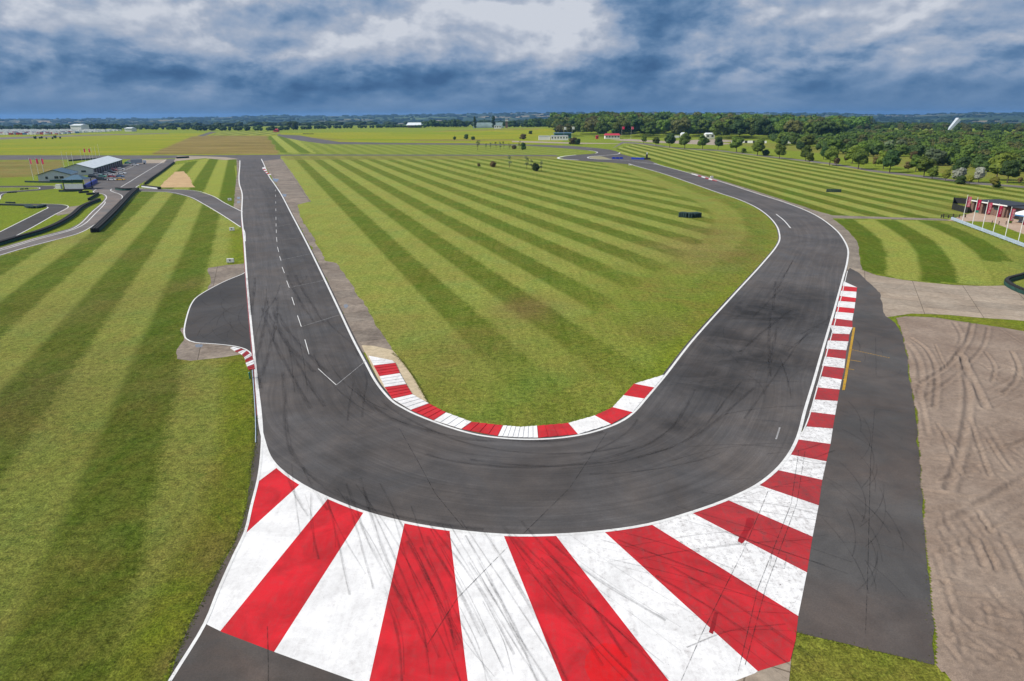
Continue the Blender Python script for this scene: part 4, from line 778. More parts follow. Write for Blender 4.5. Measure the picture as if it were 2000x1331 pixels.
def leafset(rg, centers, radii, nleaf, size, squash=1.0):
    V, Q = [], []; tot = 0
    w_ = np.array([r_[0]*r_[1] for r_ in radii]); w_ = w_/w_.sum()
    for c, r_, ww in zip(centers, radii, w_):
        k = max(6, int(nleaf*ww)); d = rg.normal(size=(k, 3)); d /= np.linalg.norm(d, axis=1, keepdims=True); d[:, 2] = np.where(d[:, 2] < -.55, -d[:, 2], d[:, 2])
        rad = 1-.28*rg.random((k, 1))**2; p = np.array(c)+d*np.array([r_[0], r_[0], r_[1]])*rad
        nrm = d+rg.normal(size=(k, 3))*.45; nrm /= np.linalg.norm(nrm, axis=1, keepdims=True); a = np.cross(nrm, rg.normal(size=(k, 3))); a /= np.linalg.norm(a, axis=1, keepdims=True); b_ = np.cross(nrm, a)
        s = size*(.6+.8*rg.random((k, 1))); asp = .55+.3*rg.random((k, 1))
        q = np.stack([p-a*s-b_*s*asp*.4, p-b_*s*asp, p+a*s, p+b_*s*asp], 1); V.append(q.reshape(-1, 3)); Q.append(np.arange(4*k).reshape(k, 4)+tot); tot += 4*k
    return np.vstack(V), np.vstack(Q)
def lump(rg, c, r_, n=10, m=6):
    V = []; F_ = []
    for j in range(m+1):
        th = pi*j/m
        for i in range(n):
            ph_ = 2*pi*i/n; k = .80*(1+.12*rg.normal()); V.append((c[0]+r_[0]*k*sin(th)*cos(ph_), c[1]+r_[0]*k*sin(th)*sin(ph_), c[2]+r_[1]*k*cos(th)))
    for j in range(m):
        for i in range(n): F_.append((j*n+i, j*n+(i+1) % n, (j+1)*n+(i+1) % n, (j+1)*n+i)[::-1])
    return np.array(V), np.array(F_)
def crown(name, mat_, seed, kind='round', nleaf=900, core=True):
    rg = np.random.default_rng(seed); cs, rr = [], []
    if kind == 'round':
        for i in range(15):
            z = rg.uniform(.34, .86); rmax = .30*math.sqrt(max(.05, 1-((z-.55)/.42)**2)); a = rg.uniform(0, 2*pi); rad = rmax*rg.uniform(.3, .75); s = rg.uniform(.13, .19); cs.append((rad*cos(a), rad*sin(a), z)); rr.append((s, s*.9))
        cs += [(0, 0, .52), (0, 0, .66)]; rr += [(.30, .26), (.25, .24)]; size = .030
    elif kind == 'broad':
        for i in range(22):
            z = rg.uniform(.28, .84); rmax = .46*math.sqrt(max(.05, 1-((z-.48)/.48)**2)); a = rg.uniform(0, 2*pi); rad = rmax*rg.uniform(.35, .95); s = rg.uniform(.13, .22); cs.append((rad*cos(a), rad*sin(a), z)); rr.append((s, s*.72))
        cs.append((0, 0, .5)); rr.append((.36, .30)); size = .027
    elif kind == 'poplar':
        for i in range(16):
            z = .12+.82*i/15; rmax = .11*math.sqrt(max(.08, 1-((z-.45)/.56)**2)); a = rg.uniform(0, 2*pi); cs.append((rmax*.4*cos(a), rmax*.4*sin(a), z)); rr.append((rmax, .09))
        size = .022
    elif kind == 'bush':
        for i in range(12):
            z = rg.uniform(.15, .72); a = rg.uniform(0, 2*pi); rad = .42*math.sqrt(max(.05, 1-(z/.95)**2))*rg.uniform(.3, .9); s = rg.uniform(.2, .3); cs.append((rad*cos(a), rad*sin(a), z)); rr.append((s, s*.85))
        cs.append((0, 0, .4)); rr.append((.42, .42)); size = .045
    else:  # sparse
        for i in range(9):
            z = rg.uniform(.35, .92); a = rg.uniform(0, 2*pi); rad = .17*rg.uniform(.1, 1); s = rg.uniform(.07, .13); cs.append((rad*cos(a), rad*sin(a), z)); rr.append((s, s))
        size = .03; core = False
    V, Q = leafset(rg, cs, rr, nleaf, size)
    if core:
        for c, r_ in zip(cs, rr):
            v, f = lump(rg, c, r_, 8, 5); Q = np.vstack([Q, f+len(V)]); V = np.vstack([V, v])
    return npmesh(name, V, Q, mat_)
def trunkmesh(name, kind='round'):
    b_ = MB(); b_.tube((0, 0, -.01), (.004, 0, .22), .020, .015, 7); b_.tube((.004, 0, .22), (-.01, .01, .5), .015, .008, 6)
    for k in range(4):
        a = k*1.7+.4; b_.tube((.003, 0, .24+.05*k), (.13*cos(a), .13*sin(a), .44+.06*k), .008, .003, 5)
    return b_.mesh(name, BARK)
TR = trunkmesh('trunk'); 
b_ = MB()
for k in range(5):
    a = k*1.26; b_.tube((0, 0, -.02), (.18*cos(a), .18*sin(a), .4), .02, .008, 5)
STEM = b_.mesh('stem', BARK)
CR = {}
def crowns(key, mat_, kind, n=3, nl=900):
    CR[key] = [crown('crown', mat_, hash((kind, i)) % 9973 if False else i*17+len(key)*5+ord(key[0]), kind, nl) for i in range(n)]
crowns('green', FG, 'round', 4, 800); crowns('dark', FD, 'round', 3, 800); crowns('wood', FG, 'broad', 5, 1500); crowns('woodd', FD, 'broad', 3, 1500); crowns('woodo', FO, 'broad', 2, 1500)
crowns('poplar', FD, 'poplar', 2, 700); crowns('bushg', FG, 'bush', 2, 700); crowns('bushd', FD, 'bush', 2, 700); crowns('bushr', FR, 'bush', 2, 700); crowns('bushy', FY, 'bush', 2, 600); crowns('busho', FO, 'bush', 3, 700)
crowns('silver', FW, 'round', 2, 900); crowns('rust', FR, 'round', 2, 600); crowns('sparse', FP, 'sparse', 2, 260); crowns('sparsey', FY, 'sparse', 2, 260); crowns('yellow', FY, 'round', 2, 600); crowns('pale', FP, 'broad', 2, 1100)
rt = random.Random(21)
def tree(x, y, hgt, key, label, cat='tree', group=None, wide=1.0, name='tree', z=None, parts=True):
    z = float(terrain(x, y)) if z is None else z
    t = thing(name, label, cat, (x, y, z-.05), rt.uniform(0, 6.28), group); t.scale = (hgt*wide, hgt*wide, hgt)
    c = addobj('crown', rt.choice(CR[key]), t)
    if parts: addobj('trunk', STEM if key.startswith('bush') else TR, t)
    return t
def treepx(px, py, hpx, key, label, **k):
    x, y = P(px, py); return tree(x, y, hpx/ppm(px, py)*1.04, key, label, **k)

AVG = 'young trees lining the path behind the mown field'
ordn = ['first', 'second', 'third', 'fourth', 'fifth', 'sixth', 'seventh', 'eighth', 'ninth', 'tenth', 'eleventh', 'twelfth', 'thirteenth', 'fourteenth', 'fifteenth', 'sixteenth', 'seventeenth', 'eighteenth', 'nineteenth', 'twentieth', 'twenty-first', 'twenty-second', 'twenty-third', 'twenty-fourth']
ave = [(1257, 281, 15, 'green'), (1281, 286, 16, 'green'), (1308, 289, 24, 'dark'), (1337, 291, 26, 'green'), (1372, 292, 24, 'green'), (1402, 293.5, 22, 'dark'), (1438, 298, 28, 'green'), (1479, 305, 29, 'green'), (1522, 310.5, 26, 'green'), (1573, 315, 26, 'green'),
       (1580, 320, 19, 'green'), (1608, 312, 22, 'dark'), (1620, 324, 32, 'green'), (1664, 320, 30, 'green'), (1676, 331, 34, 'green'), (1725, 331, 33, 'green'), (1737, 338, 38, 'dark'), (1788, 336, 30, 'green'), (1804, 346, 36, 'green'), (1820, 350, 22, 'green'),
       (1870, 351, 38, 'dark'), (1945, 353, 48, 'green'), (1967, 358, 38, 'dark'), (2015, 360, 40, 'green')]
for i, (a, c, h_, k) in enumerate(ave):
    treepx(a, c, h_*1.12, k, f'{ordn[i]} round-crowned green tree from the left in the row along the path', group=AVG, wide=rt.uniform(1.12, 1.32))
for a, c, h_, k, lb, wd in [(1633, 325, 17, 'rust', 'small brownish tree right beside a taller green avenue tree', 1.2), (1652, 318, 15, 'rust', 'small reddish tree left of two tall green avenue trees', 1.1), (1709, 326, 19, 'rust', 'slim olive-brown tree standing in the gap of the avenue', 1.0), (1773, 335, 18, 'rust', 'short red-leaved tree between avenue pairs on the right', 1.3),
      (1846, 354, 24, 'yellow', 'yellow-green tree left of the pale blossoming tree', 1.0), (1869, 357, 29, 'silver', 'silvery white-leaved tree with a dark bush at its foot', 1.25), (1892, 361, 19, 'yellow', 'bright yellow-green small tree between the two silvery trees', 1.1), (1911, 357, 30, 'silver', 'second silvery white-leaved tree, right of the yellow-green one', 1.15),
      (1940, 368, 23, 'yellow', 'dark yellow-green tree just above the flat-roofed brick building', 1.25), (1990, 361, 15, 'rust', 'small brown-leaved tree near the right edge', 1.1)]:
    treepx(a, c, h_, k, lb, wide=wd)
treepx(1876, 360, 18, 'bushd', 'dark bush at the foot of a silvery tree', cat='bush', name='bush', wide=1.2)
treepx(1945, 366, 14, 'bushd', 'dark bush beside the yellow-green tree above the brick building', cat='bush', name='bush', wide=1.2)
for a, c, h_, k, lb, wd in [(935, 325.5, 7, 'bushr', 'smallest lone shrub in the striped centre field', 1.0), (963, 327, 12, 'bushr', 'round rust-brown shrub in the striped centre field', 1.2), (1046, 335, 17, 'bushd', 'dense dark green bush in the striped centre field', 1.0),
     (1119, 282.5, 14, 'bushr', 'large rounded rust-brown bush beside the white cabins', 1.3), (1128, 283, 12, 'bushd', 'dark green bush touching the rust-brown one by the cabins', 1.1), (1022, 272.5, 11, 'bushr', 'brown rounded bush in the bright green field', 1.3), (1036, 263.5, 7, 'bushd', 'small dark bush far out in the green field before the wood', 1.2),
     (888, 273.5, 7, 'bushd', 'round dark shrub, leftmost of three on the far green field', 1.0), (911, 272, 10, 'bushd', 'tallest of three dark shrubs on the far green field', 1.0), (924, 273.5, 7, 'bushd', 'low dark shrub, rightmost of three on the far green field', 1.3), (1022, 293, 15, 'bushd', 'dark bushy tree ending the row of saplings', .8), (1004, 291.5, 8, 'bushr', 'squat rust-coloured shrub among the saplings', 1.4),
     (1452, 299, 10, 'bushg', 'low round bush right of an avenue tree', 1.2), (1495, 304, 12, 'bushd', 'low bush behind the eighth avenue tree', 1.4)]:
    treepx(a, c, h_, k, lb, cat='bush', name='bush', wide=wd)
for a, c, h_, k, lb in [(995, 328, 24, 'sparse', 'thin pale sapling in the striped centre field'), (1029, 331, 25, 'sparse', 'loose-crowned young tree beside the dense dark bush'), (1038, 330, 18, 'sparse', 'slender young tree just left of the dense dark bush'), (1057, 335, 20, 'sparse', 'nearly leafless sapling right of the dense dark bush'),
     (933, 294, 19, 'sparse', 'pale grey sapling at the left end of the row by the cross road'), (949, 293, 12, 'sparse', 'bare thin sapling, second in the row by the cross road'), (958, 292, 13, 'sparse', 'bare grey sapling, third in the row by the cross road'), (969, 291, 13, 'sparsey', 'small leafy sapling, fourth in the row by the cross road'),
     (977, 292.5, 15, 'sparse', 'small leafy sapling, fifth in the row by the cross road'), (984, 291, 14, 'sparsey', 'bushy-topped sapling, sixth in the row by the cross road'), (995, 292, 12, 'sparsey', 'yellowish sapling in the row by the cross road'), (1015, 291, 15, 'sparsey', 'yellow-green sapling left of the dark bushy tree')]:
    treepx(a, c, h_, k, lb, name='sapling', cat='sapling')
for i, (a, c, h_) in enumerate([(69, 272, 6), (78, 271.5, 4), (82, 271, 4.5), (91, 272, 3.5), (103, 272, 4), (108, 270.5, 6), (118, 271, 4)]):
    treepx(a, c, h_, 'bushd', 'small dark bush in the cluster on the far left green field', cat='bush', name='bush', group='bushes on the far left green field')
for a, c, h_, k, lb, wd in [(928, 252, 21, 'poplar', 'tall dark poplar at the left end of the arched hangar', 1.3), (964, 251.5, 22, 'poplar', 'tall dark poplar in front of the right end of the arched hangar', 1.4), (984, 252.5, 11, 'dark', 'dark tree between the hangar and the brick tower', .8), (533, 258.5, 12, 'dark', 'dark tree beside the far red shed', 1.2),
      (566, 254, 15, 'dark', 'broad dark tree above the far road, left of its pair', 1.3), (577, 254, 16, 'dark', 'broad dark tree above the far road, right of its pair', 1.3), (605, 251, 9, 'dark', 'small round dark tree right of the broad pair', 1.2)]:
    treepx(a, c, h_, k, lb, wide=wd)
# ---- the wood behind the circuit: front rows tree by tree
def inpoly_pts(poly, n, dmin, rg):
    pts = []; pl = PP(poly); xs = [p[0] for p in pl]; ys = [p[1] for p in pl]; tries = 0
    while len(pts) < n and tries < n*60:
        tries += 1; q = (rg.uniform(min(xs), max(xs)), rg.uniform(min(ys), max(ys)))
        if not bool(pip(np.array([q[0]]), np.array([q[1]]), pl)[0]): continue
        if any((q[0]-p[0])**2+(q[1]-p[1])**2 < dmin**2 for p in pts): continue
        pts.append(q)
    return pts
rw = random.Random(4)
wood_front = inpoly_pts([(1068, 262), (1100, 267.5), (1150, 269.5), (1250, 270), (1330, 270), (1420, 273), (1560, 275), (1620, 278), (1640, 266), (1560, 261), (1400, 258), (1250, 257), (1110, 255.5), (1070, 256)], 150, 15, rw)
for q in wood_front:
    k = rw.choice(['wood', 'wood', 'wood', 'wood', 'woodd', 'woodd', 'woodo']); edge_ = np.interp(q[0]/q[1], [0.03, .07, .13], [.55, .8, 1.0])
    tree(q[0], q[1], rw.uniform(20, 29)*edge_, k, 'full-crowned broadleaf tree in the dense wood behind the circuit', group='trees of the dense wood', wide=rw.uniform(.85, 1.15), parts=False)
def woodmass(name, label, poly, n, dmin, hr, seed, mats, cat='woodland', nl=170):
    rg = random.Random(seed); pts = inpoly_pts(poly, n, dmin, rg); V, Q, M = [], [], []; o_ = 0; protos = []
    for i in range(4):
        r0 = np.random.default_rng(seed*10+i); cs = [(r0.uniform(-.28, .28), r0.uniform(-.28, .28), r0.uniform(.4, .8)) for _ in range(9)]+[(0, 0, .45)]; rr = [(r0.uniform(.16, .26), r0.uniform(.13, .2)) for _ in range(9)]+[(.42, .42)]
        v, f = leafset(r0, cs, rr, nl, .055)
        for c, r_ in zip(cs, rr):
            v2, f2 = lump(r0, c, r_, 7, 4); f = np.vstack([f, f2+len(v)]); v = np.vstack([v, v2])
        protos.append((v, f))
    for x, y in pts:
        v, f = rg.choice(protos); h_ = rg.uniform(*hr); a = rg.uniform(0, 6.28); z = float(terrain(x, y)); wd = h_*rg.uniform(.85, 1.2)
        vv = np.c_[(v[:, 0]*cos(a)-v[:, 1]*sin(a))*wd+x, (v[:, 0]*sin(a)+v[:, 1]*cos(a))*wd+y, v[:, 2]*h_+z-.3]; V.append(vv); Q.append(f+o_); M += [rg.randrange(len(mats))]*len(f); o_ += len(vv)
    return tag(addobj(name, npmesh(name, np.vstack(V), np.vstack(Q), mats, midx=M)), label, cat, kind='stuff')
SG = foliage('stand_green', (.048, .098, .012), (.095, .160, .022)); SD = foliage('stand_dark', (.028, .062, .014), (.054, .100, .02)); SO = foliage('stand_olive', (.06, .075, .02), (.10, .105, .03)); SR = foliage('stand_russet', (.075, .070, .022), (.115, .095, .030)); 
woodmass('woodland', 'dense wood canopy rising behind the front row of trees', [(1075, 258), (1250, 263.5), (1400, 265.5), (1560, 269), (1660, 270), (1700, 250), (1640, 240), (1400, 238.5), (1200, 240), (1085, 247)], 1100, 16, (20, 28), 5, [SG, SG, SG, SD, SO])
# ---- shrub belt on the right
belt = [(1500, 285), (1560, 296), (1640, 303), (1720, 310), (1800, 318), (1830, 332), (1900, 341), (2000, 350), (2150, 368), (2300, 360), (2100, 300), (1950, 280), (1700, 276), (1560, 276)]
bp = inpoly_pts(belt, 92, 9.5, rw)
for q in bp:
    k = rw.choice(['wood', 'wood', 'wood', 'busho', 'bushg', 'bushd', 'bushg', 'woodd', 'bushg', 'bushr' if rw.random() < .5 else 'wood', 'pale' if rw.random() < .35 else 'wood'])
    tree(q[0], q[1], rw.uniform(7, 12.5)*(1.1 if not k.startswith('bush') else .75), k, 'rounded tree or tall shrub in the thicket behind the avenue', group='thicket behind the avenue', wide=rw.uniform(.9, 1.3), parts=False)
for a, c, h_, k, lb in [(1735, 300, 27, 'pale', 'grey-green willow in the thicket, left of a second willow'), (1757, 303, 30, 'pale', 'taller grey-green willow in the thicket')]: treepx(a, c, h_, k, lb, wide=.8)
woodmass('thicket', 'mixed scrub and trees filling the ground behind the avenue', [(1520, 284), (1640, 300), (1800, 314), (1900, 335), (2000, 345), (2300, 385), (2500, 340), (2200, 285), (1950, 270), (1640, 262), (1500, 272)], 1000, 8, (6.5, 11.5), 8, [SG, SG, SD, SG, SD, SO], 'scrub')
woodmass('woodland', 'belts of trees beyond the scrub on the right', [(1600, 258), (1700, 262), (2000, 268), (2400, 280), (2400, 252), (2000, 244), (1700, 243), (1620, 246)], 420, 22, (9, 15), 12, [SG, SD, SD, SO])
def treeline(name, label, segs, hr, dens, seed):
    rg = random.Random(seed); V, Q, M = [], [], []; o_ = 0; r0 = np.random.default_rng(seed); protos = []
    for i in range(3):
        cs = [(r0.uniform(-.4, .4), r0.uniform(-.3, .3), r0.uniform(.3, .75)) for _ in range(6)]+[(0, 0, .4)]; rr = [(r0.uniform(.18, .3), r0.uniform(.14, .24)) for _ in range(6)]+[(.45, .4)]; v, f = leafset(r0, cs, rr, 60, .09)
        for c, r_ in zip(cs, rr):
            v2, f2 = lump(r0, c, r_, 7, 4); f = np.vstack([f, f2+len(v)]); v = np.vstack([v, v2])
        protos.append((v, f))
    for (x0, y0, x1, y1, hs) in segs:
        A, B = np.array(P(x0, y0)), np.array(P(x1, y1)); n = max(2, int(np.linalg.norm(B-A)/dens))
        for i in range(n):
            c = A+(B-A)*(i+rg.random())/n+np.array([0, rg.uniform(-15, 25)]); v, f = rg.choice(protos); h_ = rg.uniform(*hr)*hs; a = rg.uniform(0, 6.28); wd = h_*rg.uniform(.9, 1.5); z = float(terrain(*c))
            V.append(np.c_[(v[:, 0]*cos(a)-v[:, 1]*sin(a))*wd+c[0], (v[:, 0]*sin(a)+v[:, 1]*cos(a))*wd+c[1], v[:, 2]*h_+z-.3]); Q.append(f+o_); M += [rg.randrange(3)]*len(f); o_ += len(v)
    return tag(addobj(name, npmesh(name, np.vstack(V), np.vstack(Q), [SG, SD, SD], midx=M)), label, 'trees', kind='stuff')
treeline('hedgerow', 'belt of hedges and trees along the far edge of the airfield', [(-60, 253, 240, 253.5, 1.2), (240, 253.5, 400, 254, .8), (380, 256, 520, 256, 1.0), (520, 256, 640, 252, .8), (640, 252, 780, 250, .8), (820, 248.5, 900, 249, 1.6), (845, 248, 915, 248.5, 1.5), (760, 250, 830, 250, .7), (985, 249, 1080, 250, 1.3), (1030, 251.5, 1080, 254, 1.5), (900, 248, 1000, 248, 1.2)], (8, 14), 8, 31)
# far country: clumps of wood on the valley sides, seen only as texture
def farwoods():
    rg = np.random.default_rng(77); V, Q = [], []; o_ = 0; v0, f0 = lump(rg, (0, 0, .3), (.6, .6), 7, 4)
    for k in range(5200):
        a = radians(rg.uniform(-40, 40)); r_ = 2300*(9300/2300)**rg.random(); x, y = r_*sin(a), r_*cos(a)
        cl_ = math.sin(x/210+1.3*math.sin(y/330))+math.sin(y/260+1.7*math.cos(x/400))
        if cl_ < -.1 and rg.random() < .8: continue
        h_ = rg.uniform(9, 17); L = rg.uniform(12, 60)*(r_/4000)**.4; th = rg.uniform(-.5, .5); z = float(terrain(x, y))
        V.append(np.c_[(v0[:, 0]*cos(th))*L*1.3-v0[:, 1]*sin(th)*10+x, v0[:, 0]*sin(th)*L+v0[:, 1]*14+y, v0[:, 2]*h_*1.1+z]); Q.append(f0+o_); o_ += len(v0)
    return addobj('distant_woods', npmesh('distant_woods', np.vstack(V), np.vstack(Q), SD))
tag(farwoods(), 'woods and hedges across the far valley sides', 'woods', kind='stuff')

def tufts():
    rg = np.random.default_rng(5); V = []; Q = []
    lines = [(catmull(PP([(488, 700)]+LEFT_GRASS_EDGE[:9]), .05), -1, .28), (subdiv(PP([(1553, 1235), (1694, 1269), (1824, 1298)]), .2, False), -1, .25), (subdiv(PP([(1782, 767), (1790, 818), (1797.5, 930), (1803, 1007), (1811, 1101), (1820.6, 1224), (1824, 1298)]), .5, False), 1, .3),
             (catmull(PP([(766, 690), (781, 702), (811, 741), (836, 788)]), .06), 1, .2), (subdiv(PP([(1681, 527), (1713, 538), (1762, 547), (1865, 557), (1962, 558)]), .12, False), 1, .25), (subdiv(PP([(1750, 617), (1790, 618), (1830, 620.5), (1900, 631), (2000, 646)]), .15, False), 1, .3)]
    for p, sg, sp in lines:
        for c in p:
            for k in range(2):
                x = c[0]+rg.normal()*sp*.5; y = c[1]+rg.normal()*sp*.5; h_ = rg.uniform(.03, .08)
                for b3 in range(3):
                    a = rg.uniform(0, 6.28); w3 = rg.uniform(.02, .045); lx, ly = rg.normal()*.05, rg.normal()*.05; n0 = len(V)
                    V += [(x-w3*cos(a), y-w3*sin(a), .015), (x+w3*cos(a), y+w3*sin(a), .015), (x+lx+w3*.3, y+ly, h_), (x+lx-w3*.3, y+ly, h_)]; Q.append([n0, n0+1, n0+2, n0+3])
    return addobj('grass_fringe', npmesh('grass_fringe', np.array(V), np.array(Q), foliage('fringe_grass', (.085, .13, .012), (.20, .20, .05))))
tag(tufts(), 'ragged grass fringe along the asphalt and sand edges', 'grass', kind='stuff')

# ================================================================== buildings and gear
M_WHITE = flat('white_sheet', (.70, .70, .69), .5, .08); M_OFF = flat('grey_white_cladding', (.56, .58, .63), .6, .08, 1.5); M_DARK = flat('dark_opening', (.02, .02, .023), .5, .1); M_GLASS = flat('window_glass', (.03, .04, .05), .12, .1, spec=.7)
M_BLUEROOF = flat('blue_grey_roof', (.055, .115, .17), .5, .15, 1); M_LROOF = flat('pale_ribbed_roof', (.66, .71, .73), .4, .14, .8); M_GREEN = flat('green_trim', (.02, .14, .10), .5, .15); M_TYRE = flat('tyre_rubber', (.018, .018, .019), .85, .35, 6)
M_TYREG = flat('painted_tyre', (.016, .042, .040), .8, .5, 3); M_BELT = flat('green_conveyor_belt', (.012, .055, .045), .75, .45, 1.5); M_BLACK = flat('black_metal', (.02, .02, .022), .5, .2); M_BLUE = flat('blue_plastic', (.01, .035, .32), .4, .15); M_RED = flat('red_cloth', (.62, .02, .09), .7, .12); M_PINK = flat('pink_cloth', (.62, .10, .16), .7, .12)
M_POLE = flat('white_pole', (.75, .76, .76), .4, .05); M_STEEL = flat('galvanised_steel', (.42, .50, .58), .4, .15, 1, metal=.2); M_WOOD = flat('dark_timber', (.04, .03, .025), .8, .3, 5); M_ROOFBLK = flat('dark_felt_roof', (.028, .034, .045), .8, .25, .8)
M_REDROOF = flat('red_roof', (.42, .03, .05), .6, .15); M_YEL = flat('yellow_body', (.75, .42, .02), .3, .05, spec=.6); M_CBLK = flat('black_body', (.02, .025, .025), .25, .05, spec=.6); M_CWHT = flat('white_body', (.72, .73, .74), .3, .04, spec=.6); M_CSIL = flat('silver_body', (.35, .37, .40), .3, .04, spec=.6)
M_CRED = flat('red_body', (.40, .03, .03), .3, .05, spec=.6); M_CGRN = flat('green_body', (.03, .30, .20), .3, .05, spec=.6); M_CBLU = flat('blue_body', (.05, .16, .34), .3, .05, spec=.6)
def brickmat():
    m, nt, b, o = newmat('red_brick'); bt = nt.nodes.new('ShaderNodeTexBrick'); setin(nt, bt, 'Vector', mapping(nt, gpos(nt), (1, 1, 1), (pi/2, 0, 0))); bt.inputs['Scale'].default_value = 1.0
    bt.inputs['Brick Width'].default_value = .23; bt.inputs['Row Height'].default_value = .08; bt.inputs['Mortar Size'].default_value = .012
    bt.inputs['Color1'].default_value = (.13, .062, .045, 1); bt.inputs['Color2'].default_value = (.18, .088, .062, 1); bt.inputs['Mortar'].default_value = (.19, .155, .13, 1)
    setin(nt, b, 'Base Color', mixc(nt, 1.0, bt.outputs[0], mapr(nt, noise(nt, gpos(nt), .8, 4, .6), .3, .7, .8, 1.2), 'MULTIPLY')); b.inputs['Roughness'].default_value = .9; return m
M_BRICK = brickmat()
def frame(A, B):
    A, B = Vector((*A, 0)), Vector((*B, 0)); d = B-A; return A, d.length, atan2(d.y, d.x)

# --- garage: local x along the open front (from near end), local y to the back
A, Lg, rz = frame(P(184, 342.5), P(240, 323.2)); W_ = 15.0; eh, rh = 3.6, 6.0
def gable(name, label, A, L, rz, W, eh, rh, wallm, roofm, trimm, roof_over=.5):
    t = thing(name, label, 'building', A, rz); b_ = MB()
    vs = [(0, 0, 0), (0, W, 0), (0, W, eh), (0, W/2, rh), (0, 0, eh), (L, 0, 0), (L, W, 0), (L, W, eh), (L, W/2, rh), (L, 0, eh)]
    b_.add(vs, [(0, 4, 3, 2, 1), (5, 6, 7, 8, 9), (0, 5, 9, 4), (1, 2, 7, 6)]); b_.build('wall', wallm, t)
    s = (rh-eh)/(W/2)
    for i, sg in ((0, -1), (1, 1)):
        b_ = MB(); o_ = roof_over; y0 = -o_ if i == 0 else W+o_; z0 = eh-s*o_+.06; k = max(2, int(L/2.2))
        for j in range(k):
            x0, x1 = -o_+(L+2*o_)*j/k, -o_+(L+2*o_)*(j+1)/k-.06
            q = [(x0, y0, z0), (x1, y0, z0), (x1, W/2, rh+.06), (x0, W/2, rh+.06)]; b_.add(q+[(a, b2, c-.14) for a, b2, c in q], [(0, 1, 2, 3), (7, 6, 5, 4), (0, 4, 5, 1), (1, 5, 6, 2), (2, 6, 7, 3), (3, 7, 4, 0)])
        b_.build('roof', roofm, t)
    b_ = MB(); b_.box((L/2, -roof_over-.05, eh-s*roof_over-.03), (L+2*roof_over, .12, .3)); b_.build('gutter', trimm, t)
    for xx in (-roof_over-.04, L+roof_over+.04):
        b_ = MB()
        for sg in (-1, 1): 
            y0 = -roof_over if sg < 0 else W+roof_over; z0 = eh-s*roof_over
            q = [(xx, y0, z0-.12), (xx, W/2, rh-.12), (xx, W/2, rh+.12), (xx, y0, z0+.12)]; b_.add(q+[(a+.06, b2, c) for a, b2, c in q], [(0, 1, 2, 3), (7, 6, 5, 4), (0, 4, 5, 1), (2, 6, 7, 3)])
        b_.build('bargeboard', M_BLACK if trimm is not M_GREEN else M_BLUEROOF, t)
    return t
g_ = gable('pit_garage', 'long pit garage with pale ribbed roof and a row of dark open bays', A, Lg, rz, W_, eh, rh, M_OFF, M_LROOF, M_GREEN)
nb_ = 13
for i in range(nb_):
    x0 = .5+i*(Lg-.8)/nb_; wd = (Lg-.8)/nb_
    b_ = MB(); b_.box((x0+wd/2, -.02, 1.55), (wd*.80, .10, 3.1)); b_.build('garage_door', M_DARK, g_)
    b_ = MB(); b_.box((x0, -.10, 1.6), (wd*.12, .24, 3.2)); b_.build('pillar', M_CSIL, g_)
b_ = MB(); b_.box((-.03, 4.6, 2.1), (.1, 2.2, 1.0)); b_.build('window', M_GLASS, g_)
# --- office
A2 = P(138.5, 353.5); B2 = P(151, 348.2)
of = gable('race_office', 'low grey-white office with blue-grey gabled roof beside the garage', Vector((*A2, 0)), 15.5, rz, 13.5, 3.2, 5.4, M_OFF, M_BLUEROOF, M_STEEL)
for yy, ww in ((3.6, 1.9), (5.8, 1.9), (9.9, 1.3)):
    b_ = MB(); b_.box((-.03, yy, 1.75), (.1, ww, 1.25)); wn_ = b_.build('window', M_GLASS, of)
    b_ = MB()
    for d in (-1, 1): b_.box((-.06, yy+d*ww/2, 1.75), (.12, .12, 1.4)); b_.box((-.06, yy, 1.75+d*.66), (.12, ww, .12))
    b_.build('frame', M_WHITE, wn_)
b_ = MB(); b_.box((5.5, -.03, 1.05), (1.2, .1, 2.1)); b_.build('door', M_DARK, of)
b_ = MB(); b_.box((10, -.03, 1.5), (3, .1, 1.3)); b_.build('window', M_GLASS, of)
b_ = MB(); b_.box((-.10, 5.5, .35), (.16, 6.6, .7)); b_.build('plinth', M_GREEN, of)
# --- scrutineering pavilion with hipped roof on posts
c0 = Vector((*P(147, 371), 0)); pv = thing('pavilion', 'small open pavilion with dark blue hipped roof and white panel front', 'pavilion', c0, radians(4))
b_ = MB(); b_.add([(-4.6, -1, 4.3), (4.6, -1, 4.3), (4.6, 6.5, 4.3), (-4.6, 6.5, 4.3), (-1.0, 2.7, 6.0), (1.0, 2.7, 6.0)], [(0, 1, 5, 4), (1, 2, 5), (2, 3, 4, 5), (3, 0, 4), (3, 2, 1, 0)]); b_.build('roof', M_BLUEROOF, pv)
for sx_, sy_ in ((-4.1, -.5), (4.1, -.5), (-4.1, 6), (4.1, 6)):
    b_ = MB(); b_.box((sx_, sy_, 2.15), (.25, .25, 4.3)); b_.build('post', M_BLACK, pv)
b_ = MB(); b_.box((0, -.6, 1.45), (7.6, .12, 2.3)); b_.build('panel', M_OFF, pv)
b_ = MB(); b_.box((0, 2.6, .2), (8.8, 7.4, .4)); b_.build('deck', M_BLACK, pv)
b_ = MB(); b_.box((0, -.62, 3.5), (7.8, .1, 1.2)); b_.build('screen', M_BELT, pv)
b_ = MB(); b_.box((0, 0, .9), (2.2, 1.4, 1.8)); b_.box((0, 0, 1.84), (2.3, 1.5, .08)); tag(b_.build('ticket_cabin', M_WHITE, None, (*P(116, 369), 0)), 'small white cabin left of the blue-roofed pavilion', 'cabin')
